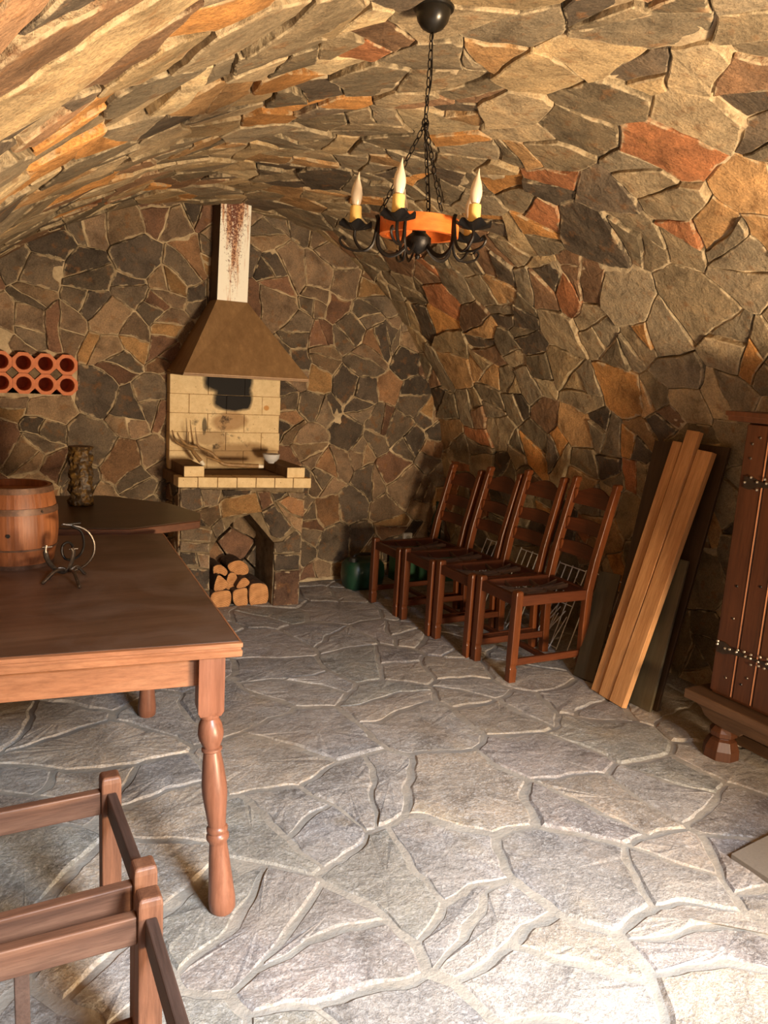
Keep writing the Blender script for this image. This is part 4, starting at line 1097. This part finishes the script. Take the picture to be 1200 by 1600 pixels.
for e in edges[1:-1]:
    mb.tube([(CX-.0185, e+.006, .28), (CX-.0185, e+.006, 1.378)], 0.0022, 6)
link('plank_edge_highlight', mb, wood('bead_highlight', S(130, 84, 54), S(150, 98, 64), S(168, 114, 78), 'Z', 0.35), cb)  # highlights of the rounded plank edges, put in as paler wood lines
M_stud = plain('bright_stud', S(190, 180, 165), 0.25, 0.9)
def strap(z, y0, y1):
    n = 30; P = []
    top = []; bot = []
    for i in range(n+1):
        y = y1-(y1-y0)*i/n; w = .009+.004*sin(i*0.9)+(0.014 if i in (0, 1, 8, 9, 16, 17, 24, 25) else 0)
        top.append((y, z+w)); bot.append((y, z-w))
    poly = top+bot[::-1]
    o = link('strap_hinge', MB().prism(poly, lambda a, b, d: Vector((d, a, b)), CX-.0185, CX-.0225), plain('hinge_iron', S(62, 50, 40), 0.4, 0.6), cb)
    rg = random.Random(int(z*100))
    for i in range(n+1):
        y = y1-(y1-y0)*i/n
        for dz in (-.018, 0.004, .02):
            if rg.random() < .72: link('stud', MB().lathe([(.0062, 0), (.0048, .0035), (.001, .0055)], (CX-.0225, y+rg.uniform(-.006, .006), z+dz+rg.uniform(-.006, .006)), 7, Matrix.Rotation(-pi/2, 3, 'Y')), M_stud, o)
strap(1.155, 1.02, 1.955); strap(.468, 1.02, 1.968)
rg = random.Random(77)
for i in range(26):
    y = rg.choice([1.93, 1.83, 1.74, 1.645, 1.55, 1.45])+rg.uniform(-.02, .02); z = rg.choice([.34, .40, .62, .75, .92, 1.02, 1.24, 1.32])+rg.uniform(-.02, .02)
    link('nail', MB().lathe([(.006, 0), (.0045, .0025), (.001, .004)], (CX-.0178, y, z), 7, Matrix.Rotation(-pi/2, 3, 'Y')), M_iron if i % 3 else M_ironworn, cb)
link('base_shelf', MB().box((2.685, .86, .218), (3.14, 2.052, .258)), M_cabY, cb, bevel=0.004)
poly = [(2.03, .218), (2.015, .20), (1.99, .19), (1.97, .165), (1.93, .150), (1.87, .145), (1.80, .145), (1.79, .16), (1.2, .165), (1.1, .145), (.92, .15), (.88, .218)]
link('apron', MB().prism(poly, lambda a, b, d: Vector((d, a, b)), 2.725, 2.745), M_cabY, cb, bevel=0.002)
def cfoot(x, y):
    prof = [(.064, 0), (.074, .006), (.072, .045), (.056, .082), (.042, .092), (.056, .100), (.056, .118), (.038, .146), (.036, .160), (.044, .185), (.048, .218)]
    link('foot', MB().lathe(prof, (x, y, 0), 8, Matrix.Rotation(pi/8, 3, 'Z')), M_cab, cb, bevel=0.002)
for x, y in ((2.775, 1.905), (2.775, 1.0), (3.07, 1.905), (3.07, 1.0)): cfoot(x, y)
link('floor_stretcher', MB().box((2.90, .98, .02), (2.95, 1.93, .07)), M_cabY, cb, bevel=0.003)

# ------------------------------------------------------------------ chandelier
cc = Vector((1.185*.88, 1.978*.88, 0)); RZ = 1.5+.455*.88-.045
ch = thing('chandelier', (cc.x, cc.y, RZ), 'black iron chandelier with five candle bulbs and an orange wooden ring', 'chandelier')
cz_ = RZ+.445+.051+.034
link('canopy', MB().lathe([(.003, -.022), (.012, -.020), (.030, -.010), (.042, .006), (.047, .024), (.048, .033), (.055, .035), (.057, .041), (.054, .045), (.045, .047), (.045, .10)], (cc.x, cc.y, cz_), 32), M_canopy, ch, smooth=True)
def chain(p0, p1, pitch=.0215, nm='chain', sag=0.0):
    p0 = Vector(p0); p1 = Vector(p1); d = p1-p0; L = d.length; n = max(2, int(L/pitch)); mb = MB(); t = d.normalized()
    a = t.orthogonal().normalized(); b_ = t.cross(a)
    for i in range(n):
        c = p0+d*((i+.5)/n)
        e = a if i % 2 else b_; f = b_ if i % 2 else -a
        a1 = (e*cos(.5)+f*sin(.5)); M = Matrix((a1, t, a1.cross(t))).transposed()
        mb.torus(c, M, .0062, .0017, 2.1, 12, 6)
    return link(nm, mb, M_iron, ch, smooth=True)
J = Vector((cc.x-.002, cc.y, RZ+.278))
chain((cc.x, cc.y, cz_-.02), J)
link('hanging_hook', MB().torus(J, Matrix(((1, 0, 0), (0, 0, 1), (0, 1, 0))), .010, .0025, 1.2), M_iron, ch)
link('cable', MB().tube(crom([(cc.x, cc.y, cz_-.02), (cc.x+.008, cc.y, RZ+.39), (cc.x-.006, cc.y, RZ+.30), (cc.x+.014, cc.y+.006, RZ+.195), (cc.x+.022, cc.y, RZ+.125), (cc.x+.03, cc.y, RZ+.045), (cc.x+.004, cc.y, RZ-.025)], 8), .0022, 6), M_iron, ch)
# camera-aligned unit vectors in plan, only for choosing the arm azimuths
base_az = math.atan2(-0.869, -0.495)      # points from the lamp towards the viewer side
RR = .112
def az(deg): return math.atan2(cy_, cx_)
rt = Vector((0.873, -0.485, 0)).normalized(); fw = Vector((0.487, 0.855, 0)).normalized()
def dirp(a): return rt*cos(a)+fw*sin(a)     # a=0 right, pi/2 away
for a in (radians(-62), radians(195), radians(75)):
    q = cc+dirp(a)*(RR+.004); chain(J, (q.x, q.y, RZ+.030))
# wooden ring with thickness
mb = MB(); m = 64; rings = []
for r, z in ((RR, -.022), (RR, .024), (RR-.016, .024), (RR-.016, -.022)):
    rings.append([Vector((cc.x+r*cos(2*pi*j/m), cc.y+r*sin(2*pi*j/m), RZ+z)) for j in range(m)])
rings.append(rings[0])
link('wooden_ring', mb.loft(rings, True, False), M_ringwood, ch, smooth=True)
# hub and cross straps
link('hub', MB().lathe([(.004, -.088), (.008, -.080), (.006, -.074), (.024, -.062), (.036, -.046), (.036, -.030), (.02, -.016), (.018, .0), (.028, .012), (.01, .03)], (cc.x, cc.y, RZ+.004), 24), M_iron, ch, smooth=True)
for ang in (250, 178, 322, 34, 106):
    a = radians(ang); d = dirp(a)
    def Q(r, z): return Vector((cc.x, cc.y, RZ+z))+d*r
    arm = [Q(.030, -.045), Q(.055, -.070), Q(.085, -.078), Q(.110, -.060), Q(.1165, -.03), Q(.1165, .012), Q(.122, .030)]
    o = link('arm', MB().tube(crom(arm, 6), .0058, 6, flat=.45), M_iron, ch)
    arm2 = [Q(.1175, .028), Q(.122, -.01), Q(.130, -.050), Q(.150, -.068), Q(.168, -.060), Q(.182, -.036), Q(.182, -.014)]
    link('arm_scroll', MB().tube(crom(arm2, 6), .0046, 6), M_iron, o)
    curl = [Q(.150, -.067), Q(.180, -.070), Q(.212, -.060), Q(.224, -.044), Q(.216, -.034), Q(.207, -.042)]
    link('arm_scroll', MB().tube(crom(curl, 6), .0036, 6), M_iron, o)
    pc_ = Q(.182, 0)
    mb = MB(); m = 36; rings = []
    for r, z in ((.006, -.016), (.012, -.014), (.030, -.008), (.048, .002)):
        rings.append([pc_+Vector((r*cos(2*pi*j/m), r*sin(2*pi*j/m), z+(r/.048)**2*.0075*sin(6*2*pi*j/m))) for j in range(m)])
    for r, z in ((.0465, .004), (.029, -.005), (.012, -.010), (.001, -.010)):
        rings.append([pc_+Vector((r*cos(2*pi*j/m), r*sin(2*pi*j/m), z+(r/.048)**2*.0075*sin(6*2*pi*j/m))) for j in range(m)])
    link('drip_pan', mb.loft(rings, True, True), M_iron, ch, smooth=True)
    slv = MB().lathe([(.0165, -.008), (.0175, .0), (.0165, .02), (.0165, .044), (.0155, .050), (.012, .051)], pc_, 20)
    link('candle_sleeve', slv, M_sleeve, ch, smooth=True)
    prof = [(.009, .050), (.012, .056), (.0158, .072), (.0165, .084), (.0145, .098), (.0105, .110), (.0065, .120), (.0035, .130), (.0018, .138), (.0006, .142)]
    mb = MB(); rings = []
    for r, z in prof:
        f = max(0, (z-.09)/.052); sh = rt*(.004*f*f)*(1 if ang != 178 else 1)
        rings.append([pc_+sh+Vector((r*cos(2*pi*j/20), r*sin(2*pi*j/20), z)) for j in range(20)])
    link('flame_bulb', mb.loft(rings), M_bulb, ch, smooth=True)

ch.scale = (.88, .88, .88)
